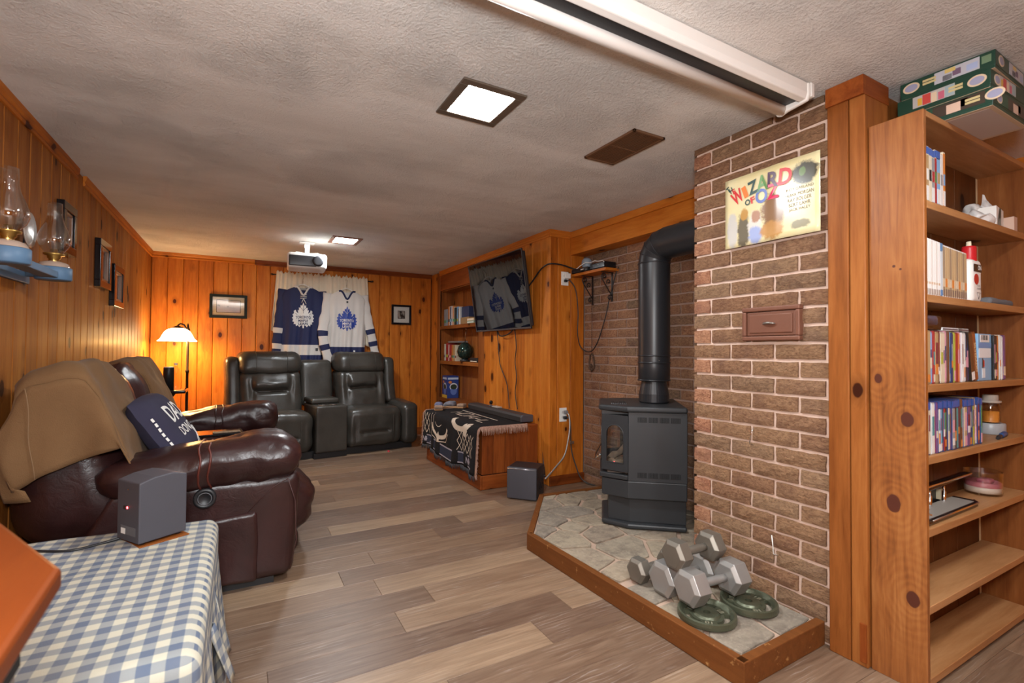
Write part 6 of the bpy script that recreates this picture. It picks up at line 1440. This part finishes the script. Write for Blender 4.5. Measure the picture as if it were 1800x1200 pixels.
# ------------------------------------------------------------------ projector
pj = thing('projector', 'white projector with a dark front hanging from the ceiling', 'projector', (.555, 5.12, H), math.radians(-4))
MB().puff((-.075, -.05, -.016), (.065, .05, 0), .006, (2, 2, 1)).build('ceiling_plate', M_WHT, pj); MB().box(-.03, .022, -.02, .02, -.06, -.016).build('pivot', M_WHT, pj, bevel=.006); MB().box(-.024, .02, -.016, .016, -.12, -.05).build('stem', M_WHT, pj, bevel=.006)
MB().tube([(-.12, -.14, -.15), (-.1, -.12, -.128), (-.005, -.03, -.122), (.09, -.13, -.13), (.12, -.14, -.15)], .009, 8).tube([(-.1, .1, -.15), (-.005, .0, -.122), (.1, .1, -.15)], .009, 8).build('mount_arms', M_WHT, pj)
MB().puff((-.18, -.24, -.29), (.165, .06, -.145), .028, (6, 6, 3)).build('shell', M_WHTM, pj)
MB().puff((-.165, -.246, -.272), (.075, -.225, -.172), .012, (3, 1, 2)).build('front_grille', plain('dark_front_panel', (.03, .03, .034), .35), pj)
MB().lathe([(0, .014), (.03, .014), (.048, .01), (.05, .0), (.05, -.01)], 32, T=frame_T((.085, -.243, -.218), (1, 0, 0), (0, 0, 1))).build('lens_cover', plain('dark_lens', (.035, .035, .04), .4), pj)
# ------------------------------------------------------------------ oil lamp sconce on the left wall
M_BLUEP = plain('dusty_blue_paint', (.10, .19, .31), .5, var=.12)
M_OIL = plain('cream_glass_bowl', (.45, .33, .26), .15, coat=.5)
sc = thing('oil_lamp_sconce', 'blue double sconce holding two glass-chimney oil lamps on the left wall', 'wall lamp', (-.745, 2.93, 1.46))
MB().box(-.1075, -.09, -.36, .04, -.02, .03).build('wall_bar', M_BLUEP, sc, bevel=.003)
MB().box(-.03, .03, -.46, -.05, .005, .035).build('cross_bar', M_BLUEP, sc, bevel=.004)
for dy in (0, -.5):
    MB().lathe([(0, 0), (.06, 0), (.064, .004), (.064, .055), (.06, .058), (.06, .01), (0, .01)], 32, (0, dy, 0)).build('lamp_cup', M_BLUEP, sc)
    MB().box(-.0975, -.06, dy-.012, dy+.012, .01, .03).build('cup_arm', M_BLUEP, sc, bevel=.003)
    MB().tube([(-.098, dy-.05, -.01), (-.09, dy-.055, .1), (-.085, dy-.05, .19)], .004, 6).build('reflector_rod', plain('dull_iron_%d' % abs(dy*10), (.12, .12, .12), .4, .7), sc)
    MB().lathe([(0, -.004), (.03, -.002), (.06, .006), (.075, .014), (.077, .016), (.06, .009), (.03, .002), (0, 0)], 28, T=frame_T((-.083, dy-.05, .21), (0, 1, 0), (0, 0, 1))).build('reflector', plain('tin_reflector_%d' % abs(dy*10), (.62, .6, .58), .28, .75), sc)
for k, (dy, lb) in enumerate(((0, 'glass oil lamp with a clear chimney in the right cup of the blue sconce'), (-.5, 'glass oil lamp with a clear chimney in the left cup, at the picture edge'))):
    t = thing('oil_lamp', lb, 'oil lamp', (-.745, 2.93+dy, 1.4705), 0, 'oil lamps in the blue sconce')
    MB().lathe([(0, 0), (.05, 0), (.057, .01), (.057, .052), (.05, .066), (.03, .074), (.018, .077), (0, .077)], 28).build('oil_bowl', M_OIL, t)
    MB().lathe([(.018, .077), (.018, .085), (.024, .09), (.024, .1), (.036, .103), (.038, .11), (.03, .112), (.012, .116), (.012, .13), (0, .13)], 24).build('burner', M_BRASS, t)
    MB().lathe([(.034, .108), (.034, .118), (.05, .14), (.058, .165), (.056, .19), (.046, .22), (.034, .25), (.0275, .28), (.0255, .34), (.0245, .34), (.0265, .28), (.033, .25), (.045, .22), (.055, .19), (.057, .165), (.049, .14), (.033, .118), (.033, .108)], 36).build('glass_chimney', M_GLASS, t)
    MB().tube([(0, .024, .095), (0, .04, .095)], .0025, 6).lathe([(.0, -.003), (.009, -.003), (.009, .003), (0, .003)], 12, T=Tr(0, .042, .095) @ Rx(math.pi/2)).build('wick_knob', M_BRASS, t)
